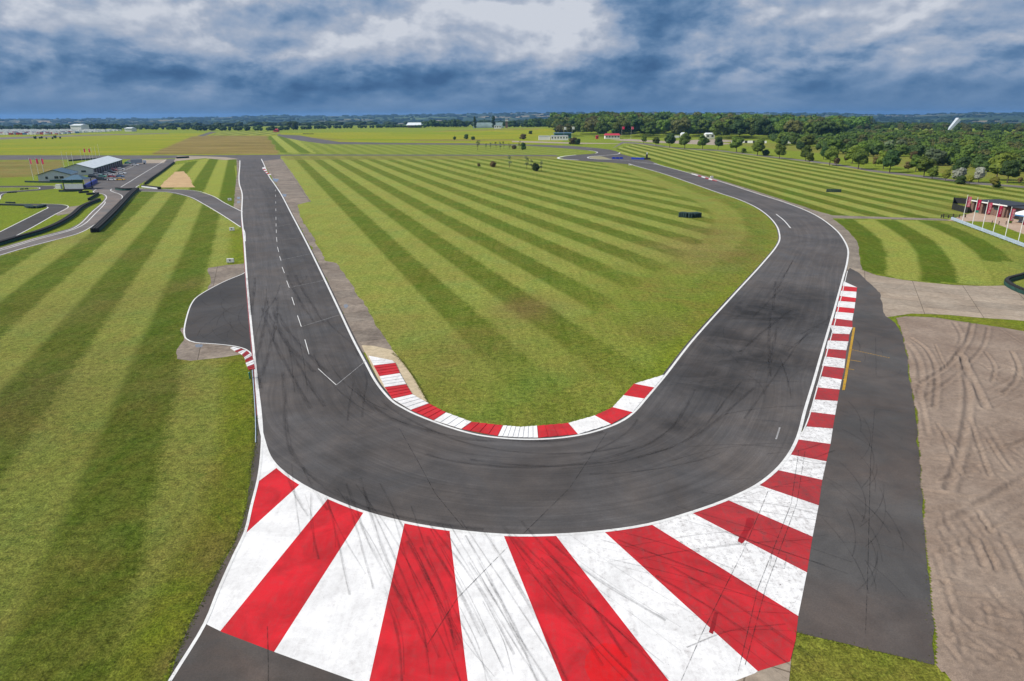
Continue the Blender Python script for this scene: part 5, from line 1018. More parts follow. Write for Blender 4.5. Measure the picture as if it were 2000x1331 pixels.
# --- blue barrier blocks
def barrier_row(name, label, p0, p1, mat_, h=1.0, w_=.8, seg=1.6, cat='barrier'):
    A, L, rz_ = frame(p0, p1); t = thing(name, label, cat, A, rz_); n = max(1, int(L/seg))
    for i in range(n):
        b_ = MB(); x = (i+.5)*L/n; b_.box((x, 0, h/2), (L/n-.06, w_, h), taper=.86); b_.box((x, 0, h+.03), (L/n-.3, w_*.5, .06)); b_.build('block', mat_, t)
    return t
barrier_row('blue_barrier', 'thick blue barrier of blocks beside the pavilion', P(165, 369), P(188, 357), M_BLUE, 1.5, 1.4)
barrier_row('blue_barrier', 'left blue barrier across the closed chicane link', P(1195, 310.8), P(1217, 310.9), M_BLUE, 1.2, 1.0, 2.4); barrier_row('blue_barrier', 'right blue barrier across the closed chicane link, ending at the marshal post', P(1233, 311.3), P(1259, 312), M_BLUE, 1.2, 1.0, 2.4)
# --- tyre walls
def stack_mesh(n=4, r_=.34, rows=2, cols=2, belt=None, h=.24):
    b_ = MB()
    for i in range(cols):
        for j in range(rows):
            for k in range(n):
                z = k*h; b_.lathe(((i-(cols-1)/2)*r_*2.02, (j-(rows-1)/2)*r_*2.02, z), [(r_*.80, 0), (r_*.98, h*.2), (r_, h*.5), (r_*.98, h*.8), (r_*.80, h*.98)], 9)
    return b_
STK = {}
def tyrewall(label, pts, rows=2, n=4, belt=True, beltm=None, name='tyre_barrier', stuffed=False, group=None):
    w_ = PP(pts) if pts[0][0] > -500 else pts; c = catmull(w_, .4); sl = np.r_[0, np.cumsum(np.linalg.norm(np.diff(c, axis=0), axis=1))]; nk = max(2, int(round(sl[-1]/1.38))+1); ss = np.linspace(0, sl[-1], nk); c = np.c_[np.interp(ss, sl, c[:, 0]), np.interp(ss, sl, c[:, 1])]; o0 = Vector((*c[0], 0)); t = thing(name, label, 'tyre wall', o0, 0, group)
    key = (rows, n)
    key = (rows, n, belt)
    if key not in STK: STK[key] = stack_mesh(n, .34, rows, 2).mesh('tyre_stack', M_TYRE if belt else M_TYREG, True)
    d = np.gradient(c, axis=0)
    tot = 0; last = None
    for p, dd in zip(c, d):
        last = p; addobj('tyre_stack', STK[key], t, (p[0]-o0.x, p[1]-o0.y, .02), atan2(dd[1], dd[0]))
    if belt:
        hh_ = n*.24*.70
        for sgn in (-1, 1):
            nrm = np.c_[-d[:, 1], d[:, 0]]; nrm /= np.linalg.norm(nrm, axis=1, keepdims=True); off = (rows*.34+.05)*sgn; q = c+nrm*off; b_ = MB()
            for i in range(len(q)-1):
                a, e_ = q[i]-c[0], q[i+1]-c[0]; a2, e2 = a+nrm[i]*.04*sgn, e_+nrm[i+1]*.04*sgn
                b_.add([(*a, .06), (*e_, .06), (*e_, hh_), (*a, hh_), (*a2, .06), (*e2, .06), (*e2, hh_), (*a2, hh_)], [(0, 1, 2, 3), (7, 6, 5, 4), (3, 2, 6, 7)])
            b_.build('belt', beltm or M_BELT, t)
    return t
tyrewall('long curved tyre wall along the left of the pit lane', [(-60, 496), (0, 479), (40, 467), (75, 457), (110, 443), (140, 425), (163, 406), (193, 393)])
tyrewall('tall tyre wall along the right of the pit lane down to its blunt end', [(186, 454), (200, 441), (220, 421), (245, 394), (254, 384), (267, 372.5)], rows=3, n=5)
tyrewall('short dark tyre wall across the paddock gate', [(229, 371), (242, 372.5), (262, 372)], rows=2, n=4)
tyrewall('green-topped tyre wall with white panels by the gravel trap', [(280, 366), (292, 367.5), (304, 369), (311, 370)], rows=2, n=4, beltm=M_OFF)
tyrewall('long straight tyre wall dividing the paddock from the infield', [(284, 361), (295, 352), (315, 338), (340, 319)], rows=1, n=4)
tyrewall('tyre wall in front of the race office', [(51, 356.5), (90, 357.5), (128, 357.5)], rows=1, n=3)
tyrewall('low tyre row along the pavilion deck', [(118, 375), (135, 375), (158, 374)], rows=1, n=3)
tyrewall('small green tyre block right of the pavilion', [(158, 377.5), (170, 376.5)], rows=2, n=3); tyrewall('second small green tyre block, by the pit lane mouth', [(173, 381), (186, 380)], rows=2, n=3)
tyrewall('angled green tyre block above the end of the long wall', [(174, 392), (183, 387), (192, 381)], rows=1, n=4)
tyrewall('oval heap of tyres on the kart track island', [(54, 404), (62, 407), (74, 407), (84, 404)], rows=3, n=3, belt=False); tyrewall('thin tyre row leading to the oval heap', [(0, 401.5), (25, 402), (50, 403)], rows=1, n=2, belt=False)
tyrewall('tiny tyre row at the left kart corner', [(17, 377.5), (29, 377)], rows=1, n=2, belt=False); tyrewall('tiny tyre row inside the kart infield', [(14, 397), (27, 397.5)], rows=1, n=2, belt=False); tyrewall('two tyre stacks on the upper kart island', [(43, 370.5), (52, 370)], rows=1, n=2, belt=False)
tyrewall('dark tyre wall behind the garage flagpoles', [(136, 315.5), (160, 313.5), (188, 311.5), (212, 308)], rows=1, n=4)
tyrewall('clump of tyres at the end of the paddock wall', [(347, 310), (357, 309.5), (367, 309)], rows=3, n=5)
tyrewall('block of tyre stacks standing alone in the centre field', [(1332, 424), (1347, 425.2), (1362, 424.5)], rows=4, n=6, belt=False); tyrewall('row of six tyre stacks in the right-hand mown field', [(1617, 375.5), (1628, 375.8), (1639, 376)], rows=1, n=5, belt=False)
tyrewall('curved tyre wall at the right edge beside the concrete road', [(2040, 520), (2003, 541), (1966, 553), (1972, 562), (2003, 576), (2050, 590)], rows=1, n=4)
tyrewall('far tyre row beside the far road', [(592, 262.3), (602, 262.5), (612, 262.4)], rows=1, n=4, belt=False)
# --- cars
def carmesh(kind='car'):
    L, W, = (4.4, 1.8) if kind == 'car' else (4.7, 1.95) if kind == 'suv' else (4.0, 1.75)
    hb, hc = {'car': (.80, 1.42), 'suv': (1.05, 1.85), 'sports': (.68, 1.12)}[kind]
    body = MB(); g = MB(); wh = MB()
    pr = [(-L/2, .28), (-L/2, hb*.85), (-L*.42, hb), (-L*.16, hb*1.02), (L*.20, hb*1.0), (L*.44, hb*.82), (L/2, hb*.62), (L/2, .28)]
    n = len(pr); vs = [(x, -W/2+(.05 if z > .5 else 0), z) for x, z in pr]+[(x, W/2-(.05 if z > .5 else 0), z) for x, z in pr]
    body.add(vs, [tuple(range(n)), tuple(range(2*n-1, n-1, -1))]+[(i, n+i, n+(i+1) % n, (i+1) % n) for i in range(n)])
    x0, x1, x2, x3 = (-L*.40, -L*.28, L*.05, L*.20) if kind != 'suv' else (-L*.46, -L*.40, L*.08, L*.22)
    g.add([(x0, -W*.45, hb), (x3, -W*.45, hb), (x2, -W*.37, hc-.06), (x1, -W*.37, hc-.06), (x0, W*.45, hb), (x3, W*.45, hb), (x2, W*.37, hc-.06), (x1, W*.37, hc-.06)], [(0, 1, 2, 3), (7, 6, 5, 4), (1, 5, 6, 2), (0, 3, 7, 4), (3, 2, 6, 7)])
    body.box(((x1+x2)/2, 0, hc-.03), ((x2-x1)*1.02, W*.76, .08))
    for sx_ in (-L*.31, L*.31):
        for sy_ in (-1, 1): wh.tube((sx_, sy_*(W/2-.2), .32), (sx_, sy_*(W/2+.02), .32), .32, n=10)
    return body, g, wh
CM = {}
def car(px, py, kind, matb, label, rz_=0.0, group='cars parked in the paddock'):
    t = thing('parked_car', label, 'car', (*P(px, py), .021), rz_, group)
    if (kind, matb.name) not in CM:
        bd, g, wh = carmesh(kind); CM[(kind, matb.name)] = (bd.mesh('body', matb), g.mesh('window', M_GLASS), wh.mesh('wheel', M_TYRE))
    for nm, me in zip(('body', 'window', 'wheels'), CM[(kind, matb.name)]): addobj(nm, me, t)
for a in [(183, 347.8, 'suv', M_CBLK, 'black off-roader nearest the garage gable', .1), (200, 346.6, 'car', M_CGRN, 'green and white car beside the black off-roader', .1), (199, 352.6, 'suv', M_CBLK, 'black pick-up in the front of the parked group', .05), (219, 352.8, 'sports', M_CWHT, 'white sports car left of the yellow car', .1),
          (236, 352.6, 'sports', M_YEL, 'yellow sports car in the paddock', .05), (235, 346.2, 'sports', M_CBLU, 'blue and white car behind the yellow car', .05), (238, 340.4, 'car', M_CWHT, 'white car furthest right of the parked group', .1), (209, 341.2, 'car', M_CSIL, 'silver car beside the garage front', .2), (216, 342.6, 'sports', M_CWHT, 'white low car behind the red racing car', .2),
          (219, 346.6, 'sports', M_CRED, 'red racing car in the middle of the parked group', .1), (217, 339, 'suv', M_CBLK, 'dark estate car against the garage bays', .2), (222, 334.2, 'car', M_CRED, 'left dark red car near the garage bays', .3), (229, 332.6, 'sports', M_CRED, 'right dark red car near the garage bays', .3), (236, 332.6, 'car', M_CWHT, 'cream car behind the white one', .2),
          (264, 324, 'car', M_CWHT, 'small white car beside the grey lorry', .1), (250, 320.2, 'car', M_CGRN, 'green and white van-like car at the garage far end', .2), (190, 342.8, 'car', M_CSIL, 'grey car tucked against the garage corner', .2)]: car(*a)
def lorry(px, py, label, rz_, L=9, mat_=M_CSIL):
    t = thing('lorry', label, 'lorry', (*P(px, py), .021), rz_); b_ = MB(); b_.box((-1, 0, 1.95), (L-2.2, 2.45, 2.5)); b_.build('cargo_box', mat_, t)
    b_ = MB(); b_.box((L/2-.9, 0, 1.4), (1.9, 2.3, 2.0), taper=.92); b_.build('cab', M_CWHT, t); b_ = MB(); b_.box((L/2-.15, 0, 1.75), (.42, 1.9, .8), taper=.9); b_.build('windscreen', M_GLASS, t)
    for x in (-L*.35, -L*.22, L*.36):
        b_ = MB()
        for s_ in (-1, 1): b_.tube((x, s_*.9, .48), (x, s_*1.2, .48), .48, n=10)
        b_.build('wheels', M_TYRE, t)
lorry(271, 321, 'grey box lorry parked on the paddock', .5); 
# --- flags
def letters(txt, size, mat_, parent, loc, rot):
    cu = bpy.data.curves.new('lettering', 'FONT'); cu.body = txt; cu.size = size; cu.align_x = 'CENTER'; cu.align_y = 'CENTER'; cu.extrude = .006
    o_ = bpy.data.objects.new('lettering_src', cu); COL.objects.link(o_); dg = bpy.context.evaluated_depsgraph_get(); me = bpy.data.meshes.new_from_object(o_.evaluated_get(dg)); bpy.data.objects.remove(o_)
    me.materials.clear(); me.materials.append(mat_); o2 = addobj('lettering', me, parent); o2.location = loc; o2.rotation_euler = rot; return o2
def cloth(w_, h_, seed, mat_, parent, x0, z0, rz_=0.0):
    r0 = random.Random(seed); V, Q = [], []; nx, nz = 8, 10; ph_ = r0.uniform(0, 6)
    for s_ in (0, .012):
        for i in range(nx+1):
            for j in range(nz+1):
                u, v = i/nx, j/nz; V.append((x0+u*w_, .10*u*math.sin(ph_+5*u+1.6*v)+s_, z0-v*h_-.10*u*u))
    k = (nx+1)*(nz+1)
    for i in range(nx):
        for j in range(nz):
            a = i*(nz+1)+j; Q += [(a, a+nz+1, a+nz+2, a+1)[::-1], (k+a, k+a+nz+1, k+a+nz+2, k+a+1)]
    return addobj('flag', npmesh('flag', V, np.array(Q), mat_, True), parent)
def flagpole(px, py, label, h_=8.0, flag_=None, txt=None, fw=1.0, fh=2.6, group=None, seed=0):
    t = thing('flagpole', label, 'flagpole', (*P(px, py), 0), 0, group)
    b_ = MB(); b_.tube((0, 0, 0), (0, 0, h_), .085, .055, 8); b_.lathe((0, 0, h_-.02), [(.05, 0), (.09, .05), (.09, .12), (.03, .17)], 8); b_.build('pole', M_POLE, t)
    b_ = MB(); b_.lathe((0, 0, 0), [(.2, 0), (.2, .06), (.1, .14)], 10); b_.build('base_plate', M_STEEL, t)
    if flag_:
        f = cloth(fw, fh, seed, flag_, t, .08, h_-.35)
        if txt: 
            big = len(txt) < 7
            letters(txt, .82 if big else .42, M_WHITE, f, (.08+fw*.52, -.14, h_-.35-fh*.52), (pi/2, pi/2, 0))
    return t
FB = [(1879.4, 434), (1898.4, 441.5), (1918, 449), (1939, 457), (1962.5, 465), (1988, 474.7)]
fx = ['nearest the timber fence with pink lettered banner', 'second from left with crimson script banner', 'third from left with crimson lettered banner', 'fourth from left with crimson script banner', 'fifth from left with pink lettered banner', 'rightmost of the row, beside the marquee']
for i, q in enumerate(FB): flagpole(*q, 'white flagpole by the brick building, '+fx[i], 7.6, M_PINK if i in (0, 4) else M_RED, 'LOTUS' if i % 2 == 0 else 'driving', 1.15, 2.9, 'flagpoles before the brick building', i)
GP = 'flagpoles round the pit garage'
for i, (a, c, f) in enumerate([(65.7, 352, M_PINK), (78, 351.5, M_RED), (88.7, 352, M_RED), (125.5, 326, None), (135, 327.5, None), (145, 328, None), (161.6, 321.5, None), (167.6, 316, M_RED), (177, 316, M_RED), (182, 314, None), (188.6, 310, None), (194.6, 304.8, None)]):
    lb = ['white pole with faded pink flag, furthest left by the office', 'white pole with red flag, second from the left by the office', 'white pole with small red flag at the office corner', 'bare white pole, left of three behind the office', 'bare white pole, middle of three behind the office', 'bare white pole, right of three behind the office', 'bare white pole just left of the garage roof', 'white pole with orange-red flag behind the garage', 'tallest white pole with red flag behind the garage', 'bare white pole right of the tall red flag', 'bare white pole, second from the right behind the garage', 'bare white pole, furthest right behind the garage'][i]
    flagpole(a, c, lb, 9.0 if i > 2 else 10.5, f, None, 1.0, 2.4, GP, i+20)
# --- brick building at the right
A, L_, rz_ = frame(P(1898, 414), P(1966, 426)); bb = thing('clubhouse', 'brick building with flat dark roof behind the row of flagpoles', 'building', A, rz_)
b_ = MB(); b_.box((L_/2, 4.5, 1.7), (L_, 9, 3.4)); b_.build('wall', M_BRICK, bb)
b_ = MB(); b_.box((L_+3.0, 5.4, 1.6), (6.0, 9, 3.2)); b_.build('wall', M_BRICK, bb)
b_ = MB(); b_.box((L_/2-.2, 4.2, 3.58), (L_+1.4, 10.6, .26)); rf = b_.build('roof', M_ROOFBLK, bb)
b_ = MB(); b_.box((L_/2-.2, -1.2, 3.60), (L_+1.5, .10, .34)); b_.build('fascia', M_WHITE, rf)
b_ = MB(); b_.box((L_+3.4, 5.2, 3.36), (6.6, 10, .22)); b_.build('roof', M_ROOFBLK, bb)
b_ = MB(); b_.box((L_+1.6, 8.0, 3.56), (4.6, 2.0, .16)); b_.build('roof_light', M_STEEL, bb)
for x in (.5, 4.0, 6.6, L_-1.0):
    b_ = MB(); b_.box((x, -.35, 1.7), (1.1, .7, 3.4)); b_.build('brick_pier', M_BRICK, bb)
for x, wd in ((2.2, 1.9), (5.3, 1.2)):
    b_ = MB(); b_.box((x, -.04, 1.2), (wd, .12, 2.4)); b_.build('door', M_GREEN if x < 4 else M_DARK, bb)
b_ = MB(); b_.box((L_-3.6, -.04, 2.3), (3.4, .12, .9)); b_.build('window', M_GLASS, bb)
b_ = MB(); b_.box((L_+2.8, .86, 1.3), (2.6, .12, 2.6)); b_.build('door', M_DARK, bb)
def fence_panels(name, label, pts, h, mat_, th=.08, cat='fence', seg=2.0):
    w_ = [Vector((*p, 0)) for p in PP(pts)]; t = thing(name, label, cat, w_[0])
    for a, c in zip(w_[:-1], w_[1:]):
        L = (c-a).length; r_ = atan2(c.y-a.y, c.x-a.x); b_ = MB(); mid = (a+c)/2-w_[0]; b_.box((mid.x, mid.y, h/2), (L, th, h), r_); b_.build('panel', mat_, t)
        for i in range(int(L/seg)+1):
            p = a+(c-a)*min(1, i*seg/L)-w_[0]; b_ = MB(); b_.box((p.x, p.y, (h+.1)/2), (.14, .14, h+.1), r_); b_.build('post', M_BLACK, t)
fence_panels('yard_fence', 'black solid yard fence at the left end of the brick building', [(1859, 409), (1888, 417), (1894, 410), (1888, 399), (1861, 397), (1859, 409)], 1.9, M_BLACK)
t = thing('timber_fence', 'low dark post-and-rail fence beside the path', 'fence', (*P(1838, 426), 0)); o0 = P(1838, 426)
for i, (a, c) in enumerate([(1838, 426), (1842, 426.5), (1852, 426.6), (1861, 426.4), (1873, 426), (1885, 425)]):
    q = P(a, c); b_ = MB(); b_.box((q[0]-o0[0], q[1]-o0[1], .65 if i in (1, 3) else .5), (.22, .22, 1.3 if i in (1, 3) else 1.0)); b_.build('post', M_WOOD, t)
a, c = P(1838, 426), P(1885, 425.2)
for zz in (.45, .85):
    b_ = MB(); b_.tube((0, 0, zz), (c[0]-a[0], c[1]-a[1], zz), .06, n=6); b_.build('rail', M_WOOD, t)
# guard rail
A, L_, rz_ = frame(P(1857, 430.5), P(2030, 496)); t = thing('guard_rail', 'long silver-blue guard rail in front of the flagpoles', 'guard rail', A, rz_)
for zz in (.35, .72):
    b_ = MB(); pr = [(-.04, -.16), (-.10, -.08), (-.02, 0), (-.10, .08), (-.04, .16), (.02, .16), (.02, -.16)]; n = len(pr)
    b_.add([(0, y, z+zz) for y, z in pr]+[(L_, y, z+zz) for y, z in pr], [tuple(range(n))[::-1], tuple(range(n, 2*n))]+[(i, (i+1) % n, n+(i+1) % n, n+i) for i in range(n)]); b_.build('rail', M_STEEL, t)
b_ = MB(); b_.box((L_/2, .12, .93), (L_, .34, .06)); b_.build('top_board', M_STEEL, t)
for i in range(int(L_/2.4)+1):
    b_ = MB(); b_.box((i*2.4+.05, .1, .45), (.12, .14, .9)); b_.build('post', M_STEEL, t)
# marquee and banner at the right edge
t = thing('marquee', 'white and blue marquee cut off by the right edge', 'marquee', (*P(2003, 437), 0), .3)
b_ = MB(); b_.add([(-3, -3, 2.5), (3, -3, 2.5), (3, 3, 2.5), (-3, 3, 2.5), (0, 0, 4.1)], [(0, 1, 4), (1, 2, 4), (2, 3, 4), (3, 0, 4), (3, 2, 1, 0)]); b_.build('canopy', M_WHITE, t)
b_ = MB()
for k in range(4):
    b_.box((3.02*cos(k*pi/2), 3.02*sin(k*pi/2), 2.4), (.06, 6.05, .34), k*pi/2)
b_.build('valance', M_CBLU, t)
for k in range(4):
    b_ = MB(); b_.tube((2.9*(-1)**k, 2.9*(-1)**(k//2), 0), (2.9*(-1)**k, 2.9*(-1)**(k//2), 2.5), .05, n=6); b_.build('leg', M_POLE, t)
t = thing('banner_stand', 'upright grey banner with white lettering beside the marquee', 'banner', (*P(1993, 434), 0), .1); b_ = MB(); b_.box((0, 0, 1.3), (1.3, .06, 2.2)); b_.build('panel', M_CSIL, t); b_ = MB(); b_.box((0, .1, .1), (1.4, .5, .12)); b_.build('foot', M_WHITE, t); letters('HSCC', .5, M_WHITE, t, (0, -.05, 1.35), (pi/2, pi/2, 0))
for i, (a, c) in enumerate([(1937, 438), (1950.5, 439), (1964.5, 439)]):
    b_ = MB(); b_.tube((0, 0, 0), (0, 0, .85), .11, .10, 8); b_.lathe((0, 0, .85), [(.13, 0), (.13, .06), (.05, .12)], 8); tag(b_.build('bollard', M_WOOD, None, (*P(a, c), .013)), 'dark bollard on the forecourt, '+['left of three', 'middle of three', 'right of three'][i], 'bollard', 'forecourt bollards')
treepx(1973, 436.5, 6, 'bushg', 'low shrub on the forecourt behind the bollards', cat='bush', name='shrub')
# --- distance boards
def board(px, py, label, sz=1.25):
    t = thing('distance_board', label, 'sign', (*P(px, py), 0), .1, 'white marker boards beside the track'); b_ = MB(); b_.box((0, 0, .62), (sz, .5, .78), taper=.93); b_.build('block', M_WHITE, t)
    b_ = MB()
    for s_ in (-1, 1): b_.add([(s_*.22, -.27, .88), (s_*.07, -.27, .88), (0-.05, -.275, .45), (.05, -.275, .45), (s_*.22, -.24, .88), (s_*.07, -.24, .88), (-.05, -.24, .45), (.05, -.24, .45)], [(0, 1, 3, 2), (4, 6, 7, 5)])
    b_.build('arrow_mark', M_BLACK, t); b_ = MB()
    for s_ in (-1, 1): b_.box((s_*sz*.35, 0, .12), (.12, .4, .24))
    b_.build('leg', M_BLACK, t)
board(449, 393, 'white marker board with black arrow, beside the pit exit road'); board(453.5, 452, 'white marker board with black arrow, just below the pit exit junction', 1.3); board(450.5, 514.5, 'white marker board with black arrow, by the old concrete patch', 1.5); board(1390, 348.3, 'small white marker board beside the right-hand kerb', 1.4)
t = thing('marshal_post', 'dark marshal post with a white sign beside the blue barriers', 'marshal post', (*P(1264, 312), 0)); b_ = MB(); b_.box((0, 0, .5), (4.6, 1.6, 1.0), taper=.9); b_.build('base', M_TYRE, t)
b_ = MB(); b_.box((-.4, 0, 2.2), (1.2, .8, 2.6)); b_.build('cabinet', M_BLACK, t); b_ = MB(); b_.box((-.3, 0, 4.2), (.7, .3, 1.4)); b_.build('sign', M_WHITE, t)
b_ = MB(); b_.tube((0, 0, 0), (0, 0, .7), .10, .09, 8); b_.lathe((0, 0, .7), [(.12, 0), (.15, .08), (.06, .16)], 8); tag(b_.build('marker_post', M_GREEN, None, (*P(488.5, 740), 0)), 'small green post at the grass edge below the small kerb', 'post')
b_ = MB(); b_.box((0, 0, .35), (2.0, .5, .5)); b_.box((-.8, 0, .15), (.15, .5, .3)); b_.box((.8, 0, .15), (.15, .5, .3)); tag(b_.build('low_sign', M_WHITE, None, (*P(1231, 323.5), 0)), 'low white board at the chicane exit', 'sign')
# thin grey pipe along the left shoulder
p_ = catmull(PP([(493, 724), (496.5, 771), (499.5, 830), (499.5, 866)]), 2); b_ = MB()
for a, c in zip(p_[:-1], p_[1:]): b_.tube((a[0], a[1], .07), (c[0], c[1], .07), .045, n=6, caps=False)
tag(b_.build('edging_rail', M_STEEL), 'thin grey edging rail between grass and shoulder on the left', 'edging')
# --- far buildings
def hut(name, label, px0, py0, px1, depth, h, wallm, roofm, nwin=4, over=.4, ridge=1.0, z=None, cat='building'):
    A = P(px0, py0); B = P(px1, py0); L = B[0]-A[0]; z = float(terrain(*A)) if z is None else z
    t = thing(name, label, cat, (*A, z), 0); b_ = MB(); b_.box((L/2, depth/2, h/2), (L, depth, h)); b_.build('wall', wallm, t)
    b_ = MB(); o_ = over; b_.add([(-o_, -o_, h), (L+o_, -o_, h), (L+o_, depth+o_, h), (-o_, depth+o_, h), (-o_*.5+1, depth/2, h+ridge), (L+o_*.5-1, depth/2, h+ridge)], [(0, 1, 5, 4), (1, 2, 5), (2, 3, 4, 5), (3, 0, 4), (3, 2, 1, 0)]); b_.build('roof', roofm, t)
    for i in range(nwin):
        b_ = MB(); b_.box(((i+.5)*L/nwin, -.03, h*.58), (L/nwin*.42, .1, h*.36)); b_.build('window', M_GLASS, t)
    return t
hut('cabin_block', 'long white cabin with a row of windows in front of the green-roofed cabin', 1076, 274.4, 1110, 8, 5.2, M_WHITE, M_CSIL, 6, .2, .5)
hut('cabin_block', 'plain white cabin left of the windowed one', 1052, 274.4, 1074.5, 6, 4.8, M_WHITE, M_STEEL, 0, .2, .4)
hut('viewing_cabin', 'green-walled cabin with dark roof rising behind the white cabins', 1083, 271, 1116, 12, 6.5, M_GREEN, M_BLUEROOF, 3, 1.5, 1.0)
hut('red_roof_hut', 'white hut with bright red roof in front of the wood', 1182, 271.5, 1211, 10, 4.2, M_WHITE, M_REDROOF, 5, .8, 2.2)
hut('white_shed', 'white shed at the foot of the wood, right of the hedge ball', 1378, 271.3, 1396, 9, 5.5, M_WHITE, M_LROOF, 2, .3, 1.6); hut('white_shed', 'narrow white shed half hidden by the wood edge', 1331, 270.5, 1339, 8, 5.5, M_WHITE, M_LROOF, 1, .3, 1.6)
lorry(1322, 270.5, 'white van parked at the foot of the wood', 0, 9, M_CWHT)
hut('red_shed', 'small red shed beside a dark far tree', 534, 258, 542, 10, 4, M_REDROOF, M_REDROOF, 1, .5, 1.5); hut('red_kiosk', 'tiny red kiosk left of the red-roofed hut', 1164, 272, 1169, 5, 3.6, M_REDROOF, M_REDROOF, 1, .3, .8)
hut('barn', 'white-roofed barn with brick end on the far edge', 796, 250, 820, 30, 6.0, M_BRICK, M_LROOF, 0, 3, 6); hut('white_villa', 'white building showing above the wood', 1554, 243.5, 1569, 20, 13, M_WHITE, M_WHITE, 2, .5, 2, z=6)
hut('white_office', 'small white flat building in front of the arched hangar', 965, 255.4, 979, 12, 6, M_WHITE, M_CSIL, 3, .4, .5)
hut('far_hall', 'white hall standing above the rows of parked vehicles', 139, 256, 157, 30, 11, M_WHITE, M_LROOF, 0, 1, 3); hut('far_hall', 'small white hall right of the parked vehicles', 244, 257.3, 256, 20, 6, M_WHITE, M_LROOF, 0, 1, 2)
A = P(924, 251); B = P(984, 251); L_ = B[0]-A[0]; t = thing('hangar', 'large grey-green arched hangar between two poplars', 'building', (*A, 0)); b_ = MB(); R_h = 13; n = 12
vs = []
for x in (0, L_):
    for i in range(n+1): th = pi*i/n; vs.append((x, R_h*1.3-R_h*1.3*cos(th), R_h*sin(th)*.95))
b_.add(vs, [(i, n+1+i, n+2+i, i+1)[::-1] for i in range(n)]); b_.build('roof', flat('hangar_sheeting', (.16, .22, .21), .5, .2, .1), t); b_ = MB(); b_.add(vs, [tuple(range(n+1)), tuple(range(n+1, 2*n+2))[::-1]]); b_.build('end_wall', M_CSIL, t)
A = P(989.5, 252); t = thing('control_tower', 'slim brick tower with a white glazed top', 'tower', (*A, 0)); b_ = MB(); b_.box((0, 0, 8), (5, 5, 16)); b_.build('shaft', M_BRICK, t); b_ = MB(); b_.box((0, 0, 18.5), (7, 7, 5)); tp = b_.build('cabin', M_WHITE, t); b_ = MB(); b_.box((0, 0, 19), (7.2, 7.2, 1.6)); b_.build('window_band', M_GLASS, tp)
# slanting white structure on the right
A = P(1849, 262); t = thing('slanting_ramp', 'tall slanting white chute rising above the scrub', 'ramp', (*A, 0)); b_ = MB(); q0, q1 = Vector((-2, 0, 0)), Vector((17, 6, 21)); d = (q1-q0).normalized(); s_ = Vector((0, 1, 0)); u_ = d.cross(s_).normalized()
vs = [p+s_*a*3.2+u_*c*1.3 for p, k in ((q0, .5), (q1, 1.0)) for a, c in ((-k, -k*2), (k, -k*2), (k, k*2), (-k, k*2))]; b_.add(vs, [(3, 2, 1, 0), (4, 5, 6, 7), (0, 1, 5, 4), (1, 2, 6, 5), (2, 3, 7, 6), (3, 0, 4, 7)]); b_.build('chute', flat('pale_metal', (.45, .50, .56), .5, .1), t)
b_ = MB(); b_.tube((12, 5, 0), (11, 5, 17), .5, .4, 8); b_.tube((4, 3, 0), (4, 3, 7), .4, .4, 8); b_.build('support', M_STEEL, t)
# white and dark hoarding behind the avenue
for (x0, y0, x1, y1, lb) in [(1428, 279.6, 1497, 280.2, 'left stretch of white and dark hoarding behind the avenue'), (1522, 280.6, 1608, 281, 'middle stretch of white and dark hoarding behind the avenue'), (1762, 284.4, 1894, 284.6, 'right stretch of white and dark hoarding in the scrub')]:
    A, L_, rz_ = frame(P(x0, y0), P(x1, y1)); t = thing('hoarding', lb, 'hoarding', A, rz_); n = int(L_/2.6)
    for i in range(n):
        b_ = MB(); b_.box(((i+.5)*L_/n, 0, 1.3), (L_/n-.05, .16, 2.4)); b_.build('panel', M_DARK if i % 3 == 2 else M_WHITE, t)
for i, (a, c, f, lb) in enumerate([(1101, 272, M_WHITE, 'pole with a red and white flag above the green-roofed cabin'), (1117, 271, M_WHITE, 'pole with a pale flag right of the green-roofed cabin'), (1214, 271, M_RED, 'pole with an orange-red flag right of the red-roofed hut'), (1232, 271.5, M_PINK, 'pole with a pale pink flag further right of the red-roofed hut')]): flagpole(a, c, lb, 15, f, None, 3.0, 3.2, 'far flagpoles before the wood', 60+i)
for i, a in enumerate((571, 584, 597, 613, 626, 640, 654)): flagpole(a, 254.5, 'tall thin white pole in the row along the far road', 13, None, None, 1, 1, 'poles along the far road', 80+i)
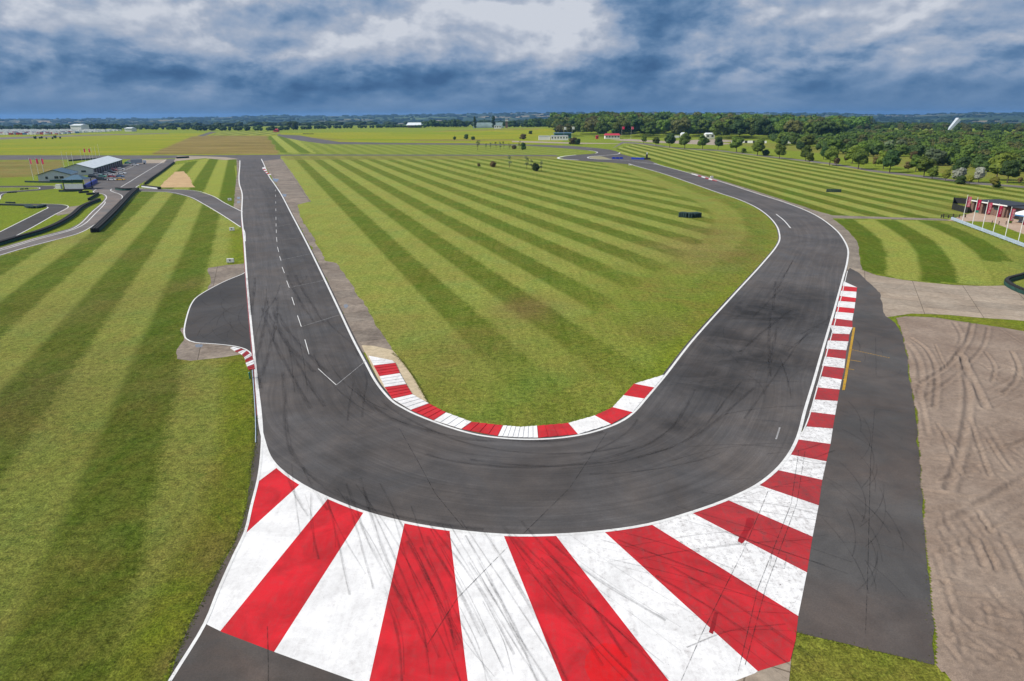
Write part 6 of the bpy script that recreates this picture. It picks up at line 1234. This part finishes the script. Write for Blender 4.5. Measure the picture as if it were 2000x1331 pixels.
# --- rows of vehicles stored far left
bd, g, wh = carmesh('suv'); bd = MB(); bd.box((-.3, 0, 1.35), (4.6, 2.0, 2.0)); bd.box((2.3, 0, .95), (1.3, 1.95, 1.2), taper=.85); g = MB(); g.box((2.05, 0, 1.75), (.25, 1.8, .8)); vm = MB(); vm.v, vm.f = bd.v+g.v, bd.f+[[i+len(bd.v) for i in f] for f in g.f]; vm.m = [0]*len(bd.f)+[1]*len(g.f)
VM = [npmesh('stored_vehicle', vm.v, vm.f, [m, M_GLASS], midx=vm.m) for m in (M_CWHT, M_CWHT, M_CWHT, M_CWHT, M_CSIL, M_CBLU, M_CRED)]
rv = random.Random(9); cnt = 0; VV, VQ, VMi = [], [], []; o_ = 0; vv0 = np.array(vm.v)
for row in range(15):
    yy = 264.6-row*.62; x0, x1 = -60, np.interp(yy, [256, 264.6], [242, 120])
    X0, Y0 = P(x0, yy); X1, Y1 = P(x1, yy+(-1.0 if row < 9 else 0)); n = int((X1-X0)/5.4)
    for i in range(n):
        if rv.random() < .12: continue
        f_ = (i+rv.uniform(.3, .7))/n; x, y = X0+(X1-X0)*f_, Y0+(Y1-Y0)*f_; a = pi/2+rv.uniform(-.1, .1); s_ = rv.uniform(1.0, 1.5)
        if cnt < 300 and row < 6:
            v = addobj('stored_vehicle', rv.choice(VM), None, (x, y, 0), a); v.scale = (s_, s_, s_*rv.uniform(1, 1.3)); tag(v, 'vehicle in the packed storage rows on the far left horizon', 'vehicle', 'vehicles stored in rows on the far left'); cnt += 1
        else:
            q = np.c_[(vv0[:, 0]*cos(a)-vv0[:, 1]*sin(a))*s_+x, (vv0[:, 0]*sin(a)+vv0[:, 1]*cos(a))*s_+y, vv0[:, 2]*s_*1.15]; VV.append(q); VQ += [[k+o_ for k in f] for f in vm.f]; VMi += [m*3 if m else rv.choice((0, 0, 0, 1, 2)) for m in [0]*0] or [3 if mm else 0 for mm in vm.m]; o_ += len(q)
tag(addobj('stored_vehicles', npmesh('stored_vehicles', np.vstack(VV), VQ, [M_CWHT, M_CSIL, M_CBLU, M_GLASS], midx=VMi)), 'back rows of pale vehicles packed along the far left horizon', 'vehicles', kind='stuff')
print('stored', cnt)
# ================================================================== air
b_ = MB(); zt = 62.0; b_.add([(-11500, -60, -70), (11500, -60, -70), (11500, 15500, -70), (-11500, 15500, -70), (-11500, -60, zt), (11500, -60, zt), (11500, 15500, zt), (-11500, 15500, zt)], [(3, 2, 1, 0), (4, 5, 6, 7), (0, 1, 5, 4), (1, 2, 6, 5), (2, 3, 7, 6), (3, 0, 4, 7)])
m = bpy.data.materials.new('haze_air'); m.use_nodes = True; nt = m.node_tree; nt.nodes.clear(); o = nt.nodes.new('ShaderNodeOutputMaterial'); pv_ = nt.nodes.new('ShaderNodeVolumePrincipled')
pv_.inputs['Color'].default_value = (.24, .52, 1.0, 1); pv_.inputs['Density'].default_value = 6.0e-5; pv_.inputs['Anisotropy'].default_value = .2; link(nt, pv_.outputs[0], o.inputs['Volume'])
hz = b_.build('haze', m); tag(hz, kind='stuff')
bpy.context.view_layer.update()
print('max z', max((o2.matrix_world @ Vector(c)).z for o2 in bpy.data.objects if o2.type == 'MESH' and o2.name != 'haze' for c in o2.bound_box), min((o2.matrix_world @ Vector(c)).z for o2 in bpy.data.objects if o2.type == 'MESH' and o2.name != 'haze' for c in o2.bound_box), len(bpy.data.objects))
